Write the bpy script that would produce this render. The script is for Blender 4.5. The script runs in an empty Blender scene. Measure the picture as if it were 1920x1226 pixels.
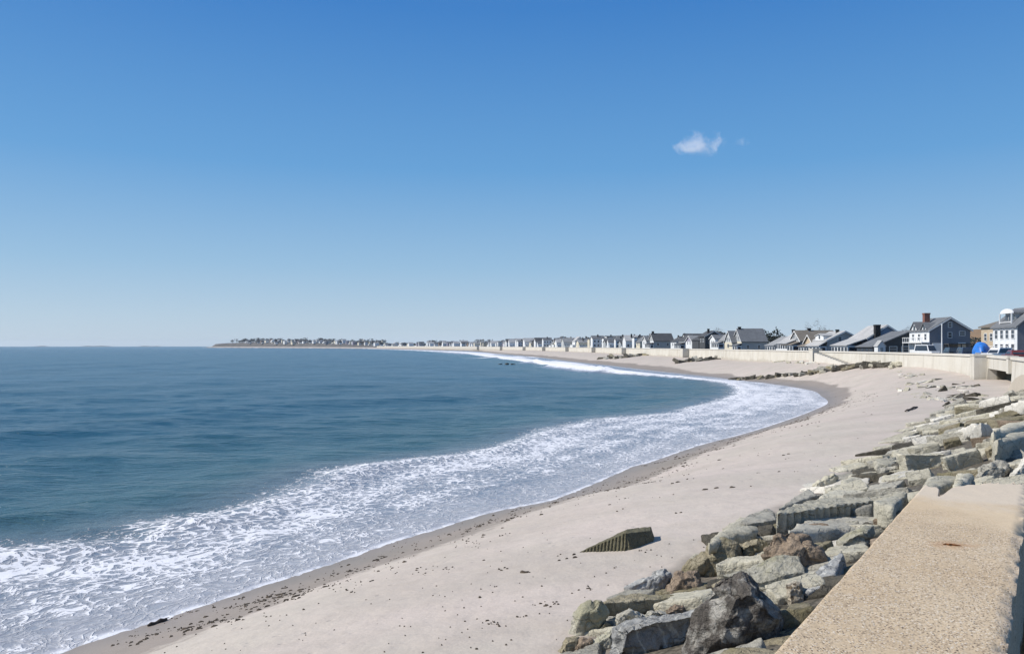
import bpy, bmesh, math, random
import numpy as np
from mathutils import Vector, Matrix
R = math.radians
SC = bpy.context.scene
COL = SC.collection

# ------------------------------------------------------------------ camera, sky, sun, exposure
F, CX, HY, EYE = 1450.0, 960.0, 648.0, 8.0
cam_d = bpy.data.cameras.new("camera"); cam = bpy.data.objects.new("camera", cam_d); COL.objects.link(cam)
cam.location = (0, 0, EYE); cam.rotation_euler = (R(90), 0, 0)
cam_d.sensor_width = 36; cam_d.lens = 36 * F / 1920; cam_d.shift_y = 35 / 1920
cam_d.clip_start = 0.1; cam_d.clip_end = 40000
SC.camera = cam

SUN_AZ, SUN_EL = -89.0, 43.0          # azimuth from the view axis (+Y), negative = left
world = bpy.data.worlds.new("World"); SC.world = world; world.use_nodes = True
wn = world.node_tree; wn.nodes.clear()
sky = wn.nodes.new("ShaderNodeTexSky"); sky.sky_type = 'NISHITA'; sky.sun_disc = False
sky.sun_elevation = R(SUN_EL); sky.sun_rotation = R(SUN_AZ)
sky.altitude = 0; sky.air_density = 1.0; sky.dust_density = 0.2; sky.ozone_density = 1.5
# the Nishita sky, tinted by height towards a clear spring blue; the unseen zenith is greyed to weaken blue fill
wtc = wn.nodes.new("ShaderNodeTexCoord"); wsep = wn.nodes.new("ShaderNodeSeparateXYZ"); wn.links.new(wtc.outputs['Generated'], wsep.inputs[0])
ramp = wn.nodes.new("ShaderNodeValToRGB"); wn.links.new(wsep.outputs['Z'], ramp.inputs[0])
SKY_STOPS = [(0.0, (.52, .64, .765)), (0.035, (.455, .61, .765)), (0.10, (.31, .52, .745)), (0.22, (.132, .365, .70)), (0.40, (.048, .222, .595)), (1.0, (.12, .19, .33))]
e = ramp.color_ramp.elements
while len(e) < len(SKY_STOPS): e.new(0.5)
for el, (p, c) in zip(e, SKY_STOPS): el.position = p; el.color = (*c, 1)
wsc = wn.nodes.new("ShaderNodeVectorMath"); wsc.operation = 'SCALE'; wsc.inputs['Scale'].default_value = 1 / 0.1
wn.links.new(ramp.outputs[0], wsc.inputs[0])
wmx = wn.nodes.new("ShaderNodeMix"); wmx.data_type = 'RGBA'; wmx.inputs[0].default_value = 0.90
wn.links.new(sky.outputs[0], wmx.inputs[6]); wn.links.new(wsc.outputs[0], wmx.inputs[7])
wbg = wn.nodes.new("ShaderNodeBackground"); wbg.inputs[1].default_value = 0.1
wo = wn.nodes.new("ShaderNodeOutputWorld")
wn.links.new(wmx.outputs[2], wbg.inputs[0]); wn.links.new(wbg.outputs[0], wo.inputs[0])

sun_d = bpy.data.lights.new("sun", 'SUN'); sun = bpy.data.objects.new("sun", sun_d); COL.objects.link(sun)
sun_d.energy = 4.9; sun_d.angle = R(0.5); sun_d.color = (1.0, 0.95, 0.87)
sdir = Vector((math.sin(R(SUN_AZ)) * math.cos(R(SUN_EL)), math.cos(R(SUN_AZ)) * math.cos(R(SUN_EL)), math.sin(R(SUN_EL))))
sun.rotation_euler = sdir.to_track_quat('Z', 'Y').to_euler()
SC.view_settings.view_transform = 'Standard'; SC.view_settings.look = 'None'
SC.view_settings.exposure = 0.0; SC.view_settings.gamma = 1.0
SC.cycles.max_bounces = 6; SC.cycles.diffuse_bounces = 2; SC.cycles.glossy_bounces = 2
SC.cycles.volume_bounces = 3; SC.cycles.use_denoising = True

# ------------------------------------------------------------------ helpers
def pz(px, py, z):                      # the point of the plane z that the photograph shows at a pixel
    Y = F * (EYE - z) / (py - HY)
    return ((px - CX) / F * Y, Y, z)
def pY(px, py, Y):
    return ((px - CX) / F * Y, Y, EYE - (py - HY) / F * Y)

def tag(o, label=None, cat=None, group=None, kind=None):
    if label: o['label'] = label
    if cat: o['category'] = cat
    if group: o['group'] = group
    if kind: o['kind'] = kind
    return o
def empty(name, loc=(0, 0, 0), rz=0.0):
    o = bpy.data.objects.new(name, None); COL.objects.link(o)
    o.location = loc; o.rotation_euler = (0, 0, rz); o.empty_display_size = 0.3
    return o
def obj(name, verts, faces, mat=None, parent=None, smooth=False, loc=None, rz=0.0):
    me = bpy.data.meshes.new(name)
    if isinstance(verts, np.ndarray): verts = verts.tolist()
    if isinstance(faces, np.ndarray): faces = faces.tolist()
    me.from_pydata(verts, [], faces); me.update()
    if mat: me.materials.append(mat)
    if smooth: me.polygons.foreach_set('use_smooth', [True] * len(me.polygons))
    o = bpy.data.objects.new(name, me); COL.objects.link(o)
    if parent: o.parent = parent
    if loc: o.location = loc
    o.rotation_euler = (0, 0, rz)
    return o

class MB:                               # collects boxes, prisms and loose faces for ONE mesh
    def __init__(s): s.v = []; s.f = []
    def add(s, vs, fs):
        b = len(s.v); s.v += [tuple(p) for p in vs]; s.f += [tuple(i + b for i in f) for f in fs]; return s
    def box(s, x0, x1, y0, y1, z0, z1):
        return s.add([(x0,y0,z0),(x1,y0,z0),(x1,y1,z0),(x0,y1,z0),(x0,y0,z1),(x1,y0,z1),(x1,y1,z1),(x0,y1,z1)],
                     [(0,3,2,1),(4,5,6,7),(0,1,5,4),(1,2,6,5),(2,3,7,6),(3,0,4,7)])
    def prism(s, prof, a0, a1, axis='y'):    # closed profile [(u,w)] pushed along an axis
        n = len(prof)
        mk = (lambda u, w, a: (u, a, w)) if axis == 'y' else (lambda u, w, a: (a, u, w))
        vs = [mk(u, w, a0) for u, w in prof] + [mk(u, w, a1) for u, w in prof]
        fs = [tuple(range(n)), tuple(range(2 * n - 1, n - 1, -1))] + [(i, i + n, (i + 1) % n + n, (i + 1) % n) for i in range(n)]
        return s.add(vs, fs)
    def tube(s, pts, rad, k=6):
        rings = []
        for i, p in enumerate(pts):
            p = Vector(p); d = Vector(pts[min(i + 1, len(pts) - 1)]) - Vector(pts[max(i - 1, 0)])
            q = d.to_track_quat('Z', 'Y'); r = rad[i] if hasattr(rad, '__len__') else rad
            rings.append([p + q @ Vector((r * math.cos(2 * math.pi * j / k), r * math.sin(2 * math.pi * j / k), 0)) for j in range(k)])
        vs = [v for rg in rings for v in rg]; fs = []
        for i in range(len(rings) - 1):
            for j in range(k):
                fs.append((i * k + j, i * k + (j + 1) % k, (i + 1) * k + (j + 1) % k, (i + 1) * k + j))
        fs += [tuple(range(k - 1, -1, -1)), tuple((len(rings) - 1) * k + j for j in range(k))]
        return s.add(vs, fs)
    def build(s, name, mat, parent=None, smooth=False, loc=None, rz=0.0):
        o = obj(name, s.v, s.f, mat, parent, smooth, loc, rz)
        bm = bmesh.new(); bm.from_mesh(o.data); bmesh.ops.recalc_face_normals(bm, faces=bm.faces); bm.to_mesh(o.data); bm.free()
        return o

# numpy noise
def _h(i, j, k, seed):
    n = (i * 374761393 + j * 668265263 + k * 2147483647 + seed * 974711) & 0xffffffff
    n = ((n ^ (n >> 13)) * 1274126177) & 0xffffffff
    n = ((n ^ (n >> 16)) * 2246822519) & 0xffffffff
    return ((n ^ (n >> 15)) & 0xffff) / 32767.5 - 1.0
def vnoise(x, y, z=None, seed=0):
    x = np.asarray(x, float); y = np.asarray(y, float); z = np.zeros_like(x) if z is None else np.asarray(z, float)
    xi = np.floor(x).astype(np.int64); yi = np.floor(y).astype(np.int64); zi = np.floor(z).astype(np.int64)
    fx, fy, fz = x - xi, y - yi, z - zi
    u, v, w = [t * t * t * (t * (t * 6 - 15) + 10) for t in (fx, fy, fz)]
    r = 0
    for a in (0, 1):
        for b in (0, 1):
            for c in (0, 1):
                r = r + (u if a else 1 - u) * (v if b else 1 - v) * (w if c else 1 - w) * _h(xi + a, yi + b, zi + c, seed)
    return r
def fbm(x, y, z=None, o=4, seed=0, g=0.5):
    r = 0; a = 1.0; s = 0; f = 1.0
    for i in range(o):
        r = r + a * vnoise(np.asarray(x) * f, np.asarray(y) * f, None if z is None else np.asarray(z) * f, seed + i * 17); s += a; a *= g; f *= 2.03
    return r / s
def sstep(a, b, x):
    t = np.clip((np.asarray(x, float) - a) / (b - a), 0, 1); return t * t * (3 - 2 * t)

def catmull(pts, n=8):
    P = [np.array(p, float) for p in pts]; P = [2 * P[0] - P[1]] + P + [2 * P[-1] - P[-2]]
    out = []
    for i in range(1, len(P) - 2):
        p0, p1, p2, p3 = P[i - 1:i + 3]
        for k in range(n):
            t = k / n
            out.append(0.5 * (2 * p1 + (p2 - p0) * t + (2 * p0 - 5 * p1 + 4 * p2 - p3) * t * t + (3 * p1 - p0 - 3 * p2 + p3) * t ** 3))
    out.append(P[-2]); return np.array(out)
def sdist(x, y, poly):                  # distance to a polyline, positive on its right-hand side
    x = np.asarray(x, float); y = np.asarray(y, float)
    best = np.full(x.shape, 1e18); sg = np.ones(x.shape); bp = np.zeros(x.shape)
    for (ax, ay), (bx, by) in zip(poly[:-1], poly[1:]):
        dx, dy = bx - ax, by - ay; L = dx * dx + dy * dy + 1e-12
        t = np.clip(((x - ax) * dx + (y - ay) * dy) / L, 0, 1)
        ex, ey = x - ax - t * dx, y - ay - t * dy; q = ex * ex + ey * ey
        cr = (dx * (y - ay) - dy * (x - ax)) / math.sqrt(L)
        m = (q < best - 1e-6) | ((q < best + 1e-6) & (np.abs(cr) > bp))
        best = np.where(m, q, best); sg = np.where(m, np.where(cr > 0, -1.0, 1.0), sg); bp = np.where(m, np.abs(cr), bp)
    return sg * np.sqrt(best)

# ------------------------------------------------------------------ the plan of the bay
PW = [(117,1223),(200,1193),(290,1168),(350,1145),(440,1117),(500,1096),(560,1078),(620,1058),(667,1042),(740,1015),(820,992),(913,963),(985,948),(1043,935),(1107,910),(1187,875),
      (1220,866),(1315,834),(1406,810),(1489,783),(1535,765),(1553,755),(1550,744),(1529,731),(1434,717),(1370,711),(1340,707),(1250,698),(1180,690),(1140,685),(1100,681),(1060,676.5),
      (1000,669),(930,663),(900,659.5),(860,657.5),(760,655),(640,653.4),(500,652.4)]
WLINE = np.vstack([[(-75,-75),(-45,-33),(-25,-1)], catmull([pz(a, b, 0)[:2] for a, b in PW], 5), [(-1070,2900),(-1180,2990),(-1230,3080),(-1200,3250)]])   # water's edge
PB = [(-160,1062),(-60,1045),(0,1033),(120,1018),(233,1010),(283,983),(400,965),(500,930),(567,903),(637,880),(760,863),(840,854),(939,834),(1014,806),(1125,786),(1236,775),(1335,753),(1371,739),(1367,725),
      (1320,714),(1200,705),(1130,698),(1060,690.5),(1020,684),(930,671.5),(890,666),(850,661.8),(760,656.6)]
BLINE = np.vstack([[(-110,-60),(-60,0)], catmull([pz(a, b, 0)[:2] for a, b in PB], 5), [(-400,2010),(-700,2450),(-1075,2850),(-1200,2950),(-1260,3080),(-1220,3250)]])   # outer edge of the foam
WALLP = [(-75,-116),(-20,-27.4),(1.0,3.0),(21.7,33),(36,54),(48,72),(62,102),(66.5,120),(69,140),(70.4,160),(71.6,185),(71.3,235),(68.3,300),(59,390),(50,520),(19.9,720),(-44.7,1080),(-87.6,1270),
         (-228,1700),(-478,2200),(-846,2700),(-1062,2935),(-1165,3010),(-1205,3090),(-1180,3250)]
WALL = catmull(WALLP, 6)

def beach_z(x, y, d=None, p=None):
    d = sdist(x, y, WLINE) if d is None else d
    p = -sdist(x, y, WALL) if p is None else p          # metres seaward of the wall line
    L = 8.0 + 7.0 * sstep(150, 260, y)
    z = np.where(d > 0, 4.0 * (1 - np.exp(-(np.maximum(d, 0) / (L + 1.2)) ** 1.4)), d * 0.10)
    z = z + 1.0 * np.exp(-np.maximum(p, 0) / 7) * sstep(104, 128, y) * sstep(225, 185, y)
    ap = (5.0 - 0.33 * np.maximum(p, 0)) * (1 - sstep(44, 62, y)) + (3.9 - 0.3 * p) * sstep(44, 62, y)   # rubble under the rock apron
    return np.where((ap > z) & (y < 70), ap, z)
def hit(px, py, lift=0.0):              # where the ray of a pixel meets the beach or the apron
    Ys = np.geomspace(2.5, 400, 2500); xs = (px - CX) / F * Ys; zs = EYE - (py - HY) / F * Ys
    g = beach_z(xs, Ys) + lift
    i = int(np.argmax(zs <= g)); i = max(i, 1)
    return float(xs[i]), float(Ys[i]), float(g[i])

# ------------------------------------------------------------------ materials
def new_mat(name):
    m = bpy.data.materials.new(name); m.use_nodes = True
    nt = m.node_tree; b = nt.nodes['Principled BSDF']; return m, nt, b
class NT:
    def __init__(s, nt): s.nt = nt
    def n(s, t, **kw):
        nd = s.nt.nodes.new(t)
        for k, v in kw.items():
            if k in nd.inputs: nd.inputs[k].default_value = v
            else: setattr(nd, k, v)
        return nd
    def l(s, a, b): s.nt.links.new(a, b)
    def pos(s, obj=False):
        return s.n('ShaderNodeTexCoord').outputs['Object'] if obj else s.n('ShaderNodeNewGeometry').outputs['Position']
    def mapping(s, src, scale=(1,1,1), rot=(0,0,0), loc=(0,0,0)):
        m = s.n('ShaderNodeMapping'); m.inputs['Scale'].default_value = scale; m.inputs['Rotation'].default_value = rot; m.inputs['Location'].default_value = loc
        s.l(src, m.inputs[0]); return m.outputs[0]
    def noise(s, src, scale, detail=4, rough=0.55, dist=0.0):
        n = s.n('ShaderNodeTexNoise', Scale=scale, Detail=detail, Roughness=rough, Distortion=dist); s.l(src, n.inputs['Vector']); return n.outputs['Fac']
    def voro(s, src, scale, feature='F1', out='Distance', rnd=1.0):
        n = s.n('ShaderNodeTexVoronoi'); n.feature = feature; n.inputs['Scale'].default_value = scale
        n.inputs['Randomness'].default_value = rnd
        s.l(src, n.inputs['Vector']); return n.outputs[out]
    def math(s, op, a, b=None, clamp=False):
        m = s.n('ShaderNodeMath'); m.operation = op; m.use_clamp = clamp
        for i, v in enumerate((a, b)):
            if v is None: continue
            if isinstance(v, (int, float)): m.inputs[i].default_value = v
            else: s.l(v, m.inputs[i])
        return m.outputs[0]
    def rng(s, v, a, b, c=0.0, d=1.0, smooth=False):
        m = s.n('ShaderNodeMapRange'); m.inputs[1].default_value = a; m.inputs[2].default_value = b; m.inputs[3].default_value = c; m.inputs[4].default_value = d
        if smooth: m.interpolation_type = 'SMOOTHSTEP'
        s.l(v, m.inputs[0]); return m.outputs[0]
    def mix(s, fac, a, b, mode='MIX'):
        m = s.n('ShaderNodeMix'); m.data_type = 'RGBA'; m.blend_type = mode
        for i, v in ((0, fac), (6, a), (7, b)):
            if isinstance(v, (int, float)): m.inputs[i].default_value = v
            elif isinstance(v, tuple): m.inputs[i].default_value = (*v[:3], 1)
            else: s.l(v, m.inputs[i])
        return m.outputs[2]
    def attr(s, name):
        a = s.n('ShaderNodeAttribute'); a.attribute_name = name; return a.outputs['Fac']
    def bump(s, h, strength=0.5, dist=0.1, nrm=None):
        b = s.n('ShaderNodeBump'); b.inputs['Strength'].default_value = strength; b.inputs['Distance'].default_value = dist
        s.l(h, b.inputs['Height'])
        if nrm is not None: s.l(nrm, b.inputs['Normal'])
        return b.outputs[0]

def rough_mat(name, c1, c2, scale=1.0, rough=0.85, bump=0.4, bdist=0.02, speck=None, obj_rand=0.0, fine=25.0):
    m, nt, b = new_mat(name); k = NT(nt); P = k.pos(True)
    n1 = k.noise(P, scale, 5, 0.6); n2 = k.noise(P, fine, 3, 0.6)
    c = k.mix(k.rng(n1, 0.35, 0.65), c1, c2)
    c = k.mix(k.rng(n2, 0.3, 0.7, 0.0, 0.35), c, tuple(x * 0.6 for x in c1))
    if speck: c = k.mix(k.rng(k.voro(P, speck[0], out='Distance'), 0.12, 0.2, 1.0, 0.0), c, speck[1])
    if obj_rand:
        oi = k.n('ShaderNodeObjectInfo'); c = k.mix(1.0, c, k.rng(oi.outputs['Random'], 0, 1, 1 - obj_rand, 1 + obj_rand), 'MULTIPLY')
    k.l(c, b.inputs['Base Color']); b.inputs['Roughness'].default_value = rough; b.inputs['Specular IOR Level'].default_value = 0.3
    k.l(k.bump(k.math('ADD', n1, k.math('MULTIPLY', n2, 0.4)), bump, bdist), b.inputs['Normal'])
    return m
def flat_mat(name, c, rough=0.7, var=0.12, scale=0.6, spec=0.4):
    m, nt, b = new_mat(name); k = NT(nt); P = k.pos()
    n1 = k.noise(P, scale, 4, 0.6)
    k.l(k.mix(k.rng(n1, 0.3, 0.7), tuple(x * (1 - var) for x in c), tuple(min(1, x * (1 + var)) for x in c)), b.inputs['Base Color'])
    b.inputs['Roughness'].default_value = rough; b.inputs['Specular IOR Level'].default_value = spec
    return m

# --- sea
def sea_material():
    m, nt, b = new_mat("sea_water"); k = NT(nt); P = k.pos()
    bd, wd, fo, dp = k.attr('bd'), k.attr('wd'), k.attr('foam'), k.attr('deep')
    base = k.mix(k.rng(bd, -40, 2, 0, 1, True), (0.014, 0.074, 0.118), (0.050, 0.116, 0.140))
    big = k.noise(k.mapping(P, (0.004, 0.012, 1)), 1.0, 4, 0.6)
    base = k.mix(k.rng(big, 0.38, 0.66), base, k.mix(1.0, base, (0.70, 0.78, 0.74), 'MULTIPLY'))
    base = k.mix(k.rng(bd, -6, 1, 0, 0.8, True), base, (0.135, 0.165, 0.195))
    surf = k.mix(k.rng(wd, 0.0, 6.0, 0, 1, True), (0.36, 0.36, 0.385), (0.175, 0.205, 0.255))
    base = k.mix(k.rng(bd, -1.5, 3.0, 0, 1, True), base, surf)
    # foam: lace of bubbles and lumps
    Q = k.n('ShaderNodeVectorMath'); Q.operation = 'ADD'
    w = k.n('ShaderNodeTexNoise', Scale=0.5, Detail=3.0); k.l(P, w.inputs['Vector'])
    ws = k.n('ShaderNodeVectorMath'); ws.operation = 'SCALE'; ws.inputs['Scale'].default_value = 1.8; k.l(w.outputs['Color'], ws.inputs[0])
    k.l(P, Q.inputs[0]); k.l(ws.outputs[0], Q.inputs[1]); PQ = k.mapping(Q.outputs[0], (1, 1, 0.2), (0, 0, R(34)))
    PQ = k.mapping(PQ, (1.45, 1.1, 1))
    n1 = k.noise(PQ, 2.0, 7, 0.66, 0.6)
    e1 = k.voro(PQ, 1.5, 'DISTANCE_TO_EDGE'); e2 = k.voro(PQ, 3.6, 'DISTANCE_TO_EDGE')
    web = k.math('ADD', k.rng(e1, 0.0, 0.30, 0.32, -0.10), k.rng(e2, 0.0, 0.22, 0.16, -0.06))
    big2 = k.noise(PQ, 0.22, 3, 0.5)
    h = k.math('ADD', k.math('ADD', n1, k.math('MULTIPLY', web, 0.75)), k.rng(big2, 0.3, 0.7, -0.10, 0.10))
    h = k.math('ADD', h, fo)
    fm = k.rng(h, 0.47, 0.73, 0, 1, True)
    edge = k.math('MULTIPLY', k.rng(wd, 0.10, 0.55, 1, 0, True), k.rng(k.noise(P, 0.9, 4), 0.36, 0.52, 0.25, 1))
    fm = k.math('MAXIMUM', fm, edge)
    veil = k.math('MULTIPLY', k.rng(h, 0.22, 0.62, 0, 0.36, True), k.rng(bd, 0, 3))
    fm2 = k.math('MAXIMUM', fm, veil)
    k.l(k.mix(fm2, base, (0.74, 0.74, 0.77)), b.inputs['Base Color'])
    k.l(k.rng(fm2, 0, 1, 0.20, 0.75), b.inputs['Roughness'])
    k.l(k.rng(fm2, 0, 1, 0.28, 0.12), b.inputs['Specular IOR Level']); b.inputs['IOR'].default_value = 1.33
    W1 = k.mapping(P, (0.35, 1.0, 1), (0, 0, R(-8))); W2 = k.mapping(P, (0.5, 1.0, 1), (0, 0, R(25)))
    r1 = k.noise(W1, 0.55, 3, 0.55); r2 = k.noise(W2, 1.9, 4, 0.6); r3 = k.noise(W1, 0.07, 3, 0.5)
    hh = k.math('ADD', k.math('ADD', k.math('MULTIPLY', r1, 1.2), k.math('MULTIPLY', r2, 0.6)), k.math('MULTIPLY', r3, 2.2))
    calm = k.rng(bd, -2, 3, 1.0, 0.30)
    hh = k.math('MULTIPLY', hh, calm); hh = k.math('ADD', hh, k.math('MULTIPLY', fm2, 0.16))
    k.l(k.bump(hh, 0.9, 0.5), b.inputs['Normal'])
    return m
# --- sand
def sand_material():
    m, nt, b = new_mat("beach_sand"); k = NT(nt); P = k.pos()
    d = k.attr('wd'); wet = k.attr('wet')
    st = k.noise(k.mapping(P, (0.10, 0.34, 1), (0, 0, R(-25))), 1.0, 5, 0.6)
    n2 = k.noise(P, 0.16, 4, 0.6); n3 = k.noise(P, 14, 3, 0.6); n4 = k.noise(P, 2.2, 4, 0.6)
    c = k.mix(k.rng(st, 0.36, 0.64), (0.46, 0.402, 0.347), (0.545, 0.467, 0.412))
    c = k.mix(k.rng(n2, 0.42, 0.66, 0, 0.55), c, (0.50, 0.455, 0.385))
    c = k.mix(k.rng(n4, 0.45, 0.75, 0, 0.30), c, (0.36, 0.305, 0.26))
    c = k.mix(k.rng(n3, 0.3, 0.75, 0, 0.22), c, (0.33, 0.285, 0.24))
    ww = k.math('ADD', wet, k.rng(n4, 0.3, 0.7, -0.16, 0.16))
    wm = k.rng(ww, 0.35, 0.75, 0, 1, True)
    wc = k.mix(k.rng(n2, 0.35, 0.65), (0.25, 0.215, 0.18), (0.29, 0.245, 0.21))
    c = k.mix(wm, c, wc)
    c = k.mix(k.attr('rub_shade'), c, k.mix(k.rng(n3, .35, .65), (.05, .045, .036), (.16, .14, .112)))  # rubble colour, darkened to carry the shade of gaps between the rocks
    k.l(c, b.inputs['Base Color'])
    shiny = k.rng(d, 0.0, 1.6, 0, 1, True)
    k.l(k.math('SUBTRACT', 0.9, k.math('MULTIPLY', wm, k.rng(d, 0.2, 3.5, 0.42, 0.12))), b.inputs['Roughness'])
    b.inputs['Specular IOR Level'].default_value = 0.25
    hb = k.math('ADD', k.math('MULTIPLY', k.noise(k.mapping(P, (0.5, 1.3, 1), (0, 0, R(-25))), 1.6, 4, 0.6), 0.7), k.math('MULTIPLY', n3, 0.12))
    foot = k.math('MULTIPLY', k.rng(k.voro(k.mapping(P, (1, 1.5, .1), (0, 0, R(20))), 1.7), .06, .17, -1, 0), k.rng(k.noise(P, .23, 3), .46, .56))
    hb = k.math('ADD', hb, k.math('MULTIPLY', foot, .5)); hb = k.math('ADD', hb, k.math('MULTIPLY', n4, .5))
    hb = k.math('MULTIPLY', hb, k.rng(wm, 0, 1, 1, 0.25))
    k.l(k.bump(hb, 0.55, 0.13), b.inputs['Normal'])
    return m
M = {}
M['sea'] = sea_material(); M['sand'] = sand_material()

def polar_sheet(name, az0, az1, naz, radii, fz, keep, mat, attrs=None):
    az = np.radians(np.linspace(az0, az1, naz)); r = np.asarray(radii)
    A, RR = np.meshgrid(az, r); X = (np.sin(A) * RR).ravel(); Y = (np.cos(A) * RR).ravel()
    z, ex = fz(X, Y); k = keep(X, Y, ex).reshape(A.shape)
    kq = k[:-1, :-1] | k[1:, :-1] | k[:-1, 1:] | k[1:, 1:]
    idx = np.arange(A.size).reshape(A.shape)
    q = np.stack([idx[:-1, :-1][kq], idx[:-1, 1:][kq], idx[1:, 1:][kq], idx[1:, :-1][kq]], 1)[:, ::-1]
    used = np.unique(q); mp = np.full(A.size, -1); mp[used] = np.arange(len(used)); q = mp[q]
    V = np.stack([X, Y, z], 1)[used]
    me = bpy.data.meshes.new(name); me.vertices.add(len(V)); me.vertices.foreach_set('co', V.ravel().astype(np.float32))
    nq = len(q); me.loops.add(nq * 4); me.loops.foreach_set('vertex_index', q.ravel().astype(np.int32))
    me.polygons.add(nq); me.polygons.foreach_set('loop_start', (np.arange(nq) * 4).astype(np.int32)); me.polygons.foreach_set('loop_total', np.full(nq, 4, np.int32))
    me.polygons.foreach_set('use_smooth', np.ones(nq, bool)); me.update(calc_edges=True)
    for n in (attrs or []):
        a = me.attributes.new(n, 'FLOAT', 'POINT'); a.data.foreach_set('value', ex[n][used].astype(np.float32))
    me.materials.append(mat); o = bpy.data.objects.new(name, me); COL.objects.link(o); return o

# ------------------------------------------------------------------ sea
BREAKERS = [(catmull([pz(a, b, 0)[:2] for a, b in pts], 4), hw) for pts, hw in (
    ([(920, 671.5), (960, 671), (1010, 669.5), (1050, 668)], 17), ([(845, 659.8), (880, 662), (925, 665)], 26), ([(1005, 681), (1050, 682), (1090, 686)], 9), ([(1040, 688), (1080, 693), (1130, 698)], 6))]
def sea_z(X, Y):
    wd = -sdist(X, Y, WLINE); bd = sdist(X, Y, BLINE); r = np.hypot(X, Y)
    wn = fbm(X / 60, Y / 60, o=3, seed=5)
    ph = (bd + 9 * wn * sstep(0, 30, -bd)) * 2 * np.pi
    am = 0.5 + 0.5 * np.clip(0.5 + 1.4 * fbm(X / 45, Y / 45, o=2, seed=9), 0, 1)
    crest = lambda p: (np.maximum(np.cos(p), -0.6) + 0.15)
    sea = np.clip(-bd, 0, None)
    z = am * 0.20 * crest(ph / 19.0 + 0.4) * np.exp(-sea / 60) + am * 0.21 * crest(ph / 33.0 + 1.4) * sstep(10, 40, sea)
    z += 0.20 * fbm(X / 14 + 3, Y / 5.5, o=3, seed=21) + 0.11 * fbm(X / 3.6, Y / 1.7, o=2, seed=33) * sstep(220, 90, r)
    z += 0.42 * np.exp(-((bd + 6 + 2.5 * wn) / 1.7) ** 2) * sstep(75, 45, Y) * np.clip(.55 + 1.3 * fbm(X / 16, Y / 16, o=2, seed=88), 0, 1)
    far_surf = sstep(150, 230, Y) * sstep(-3, 1, bd)
    zs = 0.05 * fbm(X / 1.6, Y / 1.1, o=3, seed=41) + 0.34 * np.exp(-((bd - 1.6) / 1.5) ** 2) * (0.4 + 0.9 * np.clip(fbm(X / 7, Y / 7, seed=4) + .4, 0, 1))
    zs += far_surf * 0.75 * np.exp(-np.clip(bd - 1, 0, None) / 10) * sstep(0, 14, wd)
    t = sstep(-2.0, 1.5, bd)
    z = z * (1 - t) + zs * t
    z *= sstep(0.0, 5.0, wd)
    big = fbm(X / 9, Y / 9, o=3, seed=61); brk = np.zeros(X.shape)
    u = np.clip(bd / (np.clip(bd, 0, None) + np.clip(wd, 0, None) + 1e-6), -1, 1)      # 0 at the outer edge, 1 at the sand
    fo = np.where(bd < 0, -0.12 - 0.55 * (1 - np.exp(bd / 2.2)), np.interp(u, [0, .10, .25, .55, .95], [-.11, .00, .045, -.05, -.15])) + 0.13 * big + 0.055 * np.sin(bd * 1.7 + 5 * big) * sstep(0, 2, bd)
    wob = 1.5 * fbm(X / 3.0, Y / 3.0, o=3, seed=77)
    fo = np.where((bd > -2.2) & (bd < 0), fo + 0.10 * wob, fo)
    tip = sstep(70, 120, Y) * sstep(0, 2, bd) * (1 - far_surf); fo = fo + tip * 0.11
    fo = fo + far_surf * (0.45 * sstep(0.62, 0.34, u) - 0.34 * sstep(0.45, 0.72, u))
    for line_, hw in BREAKERS:               # separate breakers farther out
        m = (Y > line_[:, 1].min() - 120) & (Y < line_[:, 1].max() + 120); q = np.full(X.shape, 1e3); q[m] = np.abs(sdist(X[m], Y[m], line_))
        k = np.exp(-(q / hw) ** 2); fo = np.where(bd < 40, np.maximum(fo, -0.9 + 1.25 * k + 0.2 * big), fo); z = z + 0.9 * np.exp(-(q / (hw * .6)) ** 2) * sstep(4, 16, wd); brk = np.maximum(brk, k)
    z = np.where(wd < 0, wd * 0.02, z) + 0.0
    bd = np.where(brk > .25, np.maximum(bd, 3.0 * brk), bd)
    return z, dict(bd=bd, wd=wd, foam=fo, deep=sea)
qs = np.concatenate([np.arange(960, 320, -2.4), np.arange(320, 40, -1.3), np.arange(40, 8, -0.7), np.arange(8, 1.2, -0.35)])
sea = polar_sheet("sea", -72, 34, 1150, F * EYE / qs, sea_z, lambda x, y, e: e['wd'] > -2.0, M['sea'], ['bd', 'wd', 'foam', 'deep'])
tag(sea, "blue sea with foam rolling up the sandy beach", kind='structure')

# ------------------------------------------------------------------ beach sand
def sand_z(X, Y):
    wd = sdist(X, Y, WLINE); p = -sdist(X, Y, WALL)
    z = beach_z(X, Y, wd, p)
    dry = sstep(2.5, 7, wd)
    z = z + dry * (0.05 * fbm(X / 2.6, Y / 1.6, o=3, seed=3) + 0.10 * fbm(X / 11, Y / 7, o=2, seed=8)) + 0.012 * fbm(X / .35, Y / .35, o=2, seed=13) * (np.hypot(X, Y) < 60)
    w = 5.0 - 2.0 * sstep(55, 95, Y) + 4.0 * sstep(190, 260, Y) + 1.6 * fbm(X / 9, Y / 9, o=3, seed=19)
    wet = 1 - sstep(0.55, 1.45, wd / w) 
    rub_shade = sstep(5.2, 4.2, p + 0.8 * fbm(X / 1.5, Y / 1.5, o=2, seed=23)) * sstep(54, 40, Y)
    return z, dict(wd=wd, wet=wet, p=p, rub_shade=rub_shade)
rr = [3.0]
while rr[-1] < 3400: rr.append(rr[-1] * (1.012 if rr[-1] < 200 else 1.02))
sand = polar_sheet("beach_sand", -46, 70, 860, rr, sand_z, lambda x, y, e: (e['wd'] > -5) & (e['p'] > -1.6), M['sand'], ['wd', 'wet', 'rub_shade'])
tag(sand, "pale sandy beach curving between the sea and the wall", kind='structure')
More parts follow.
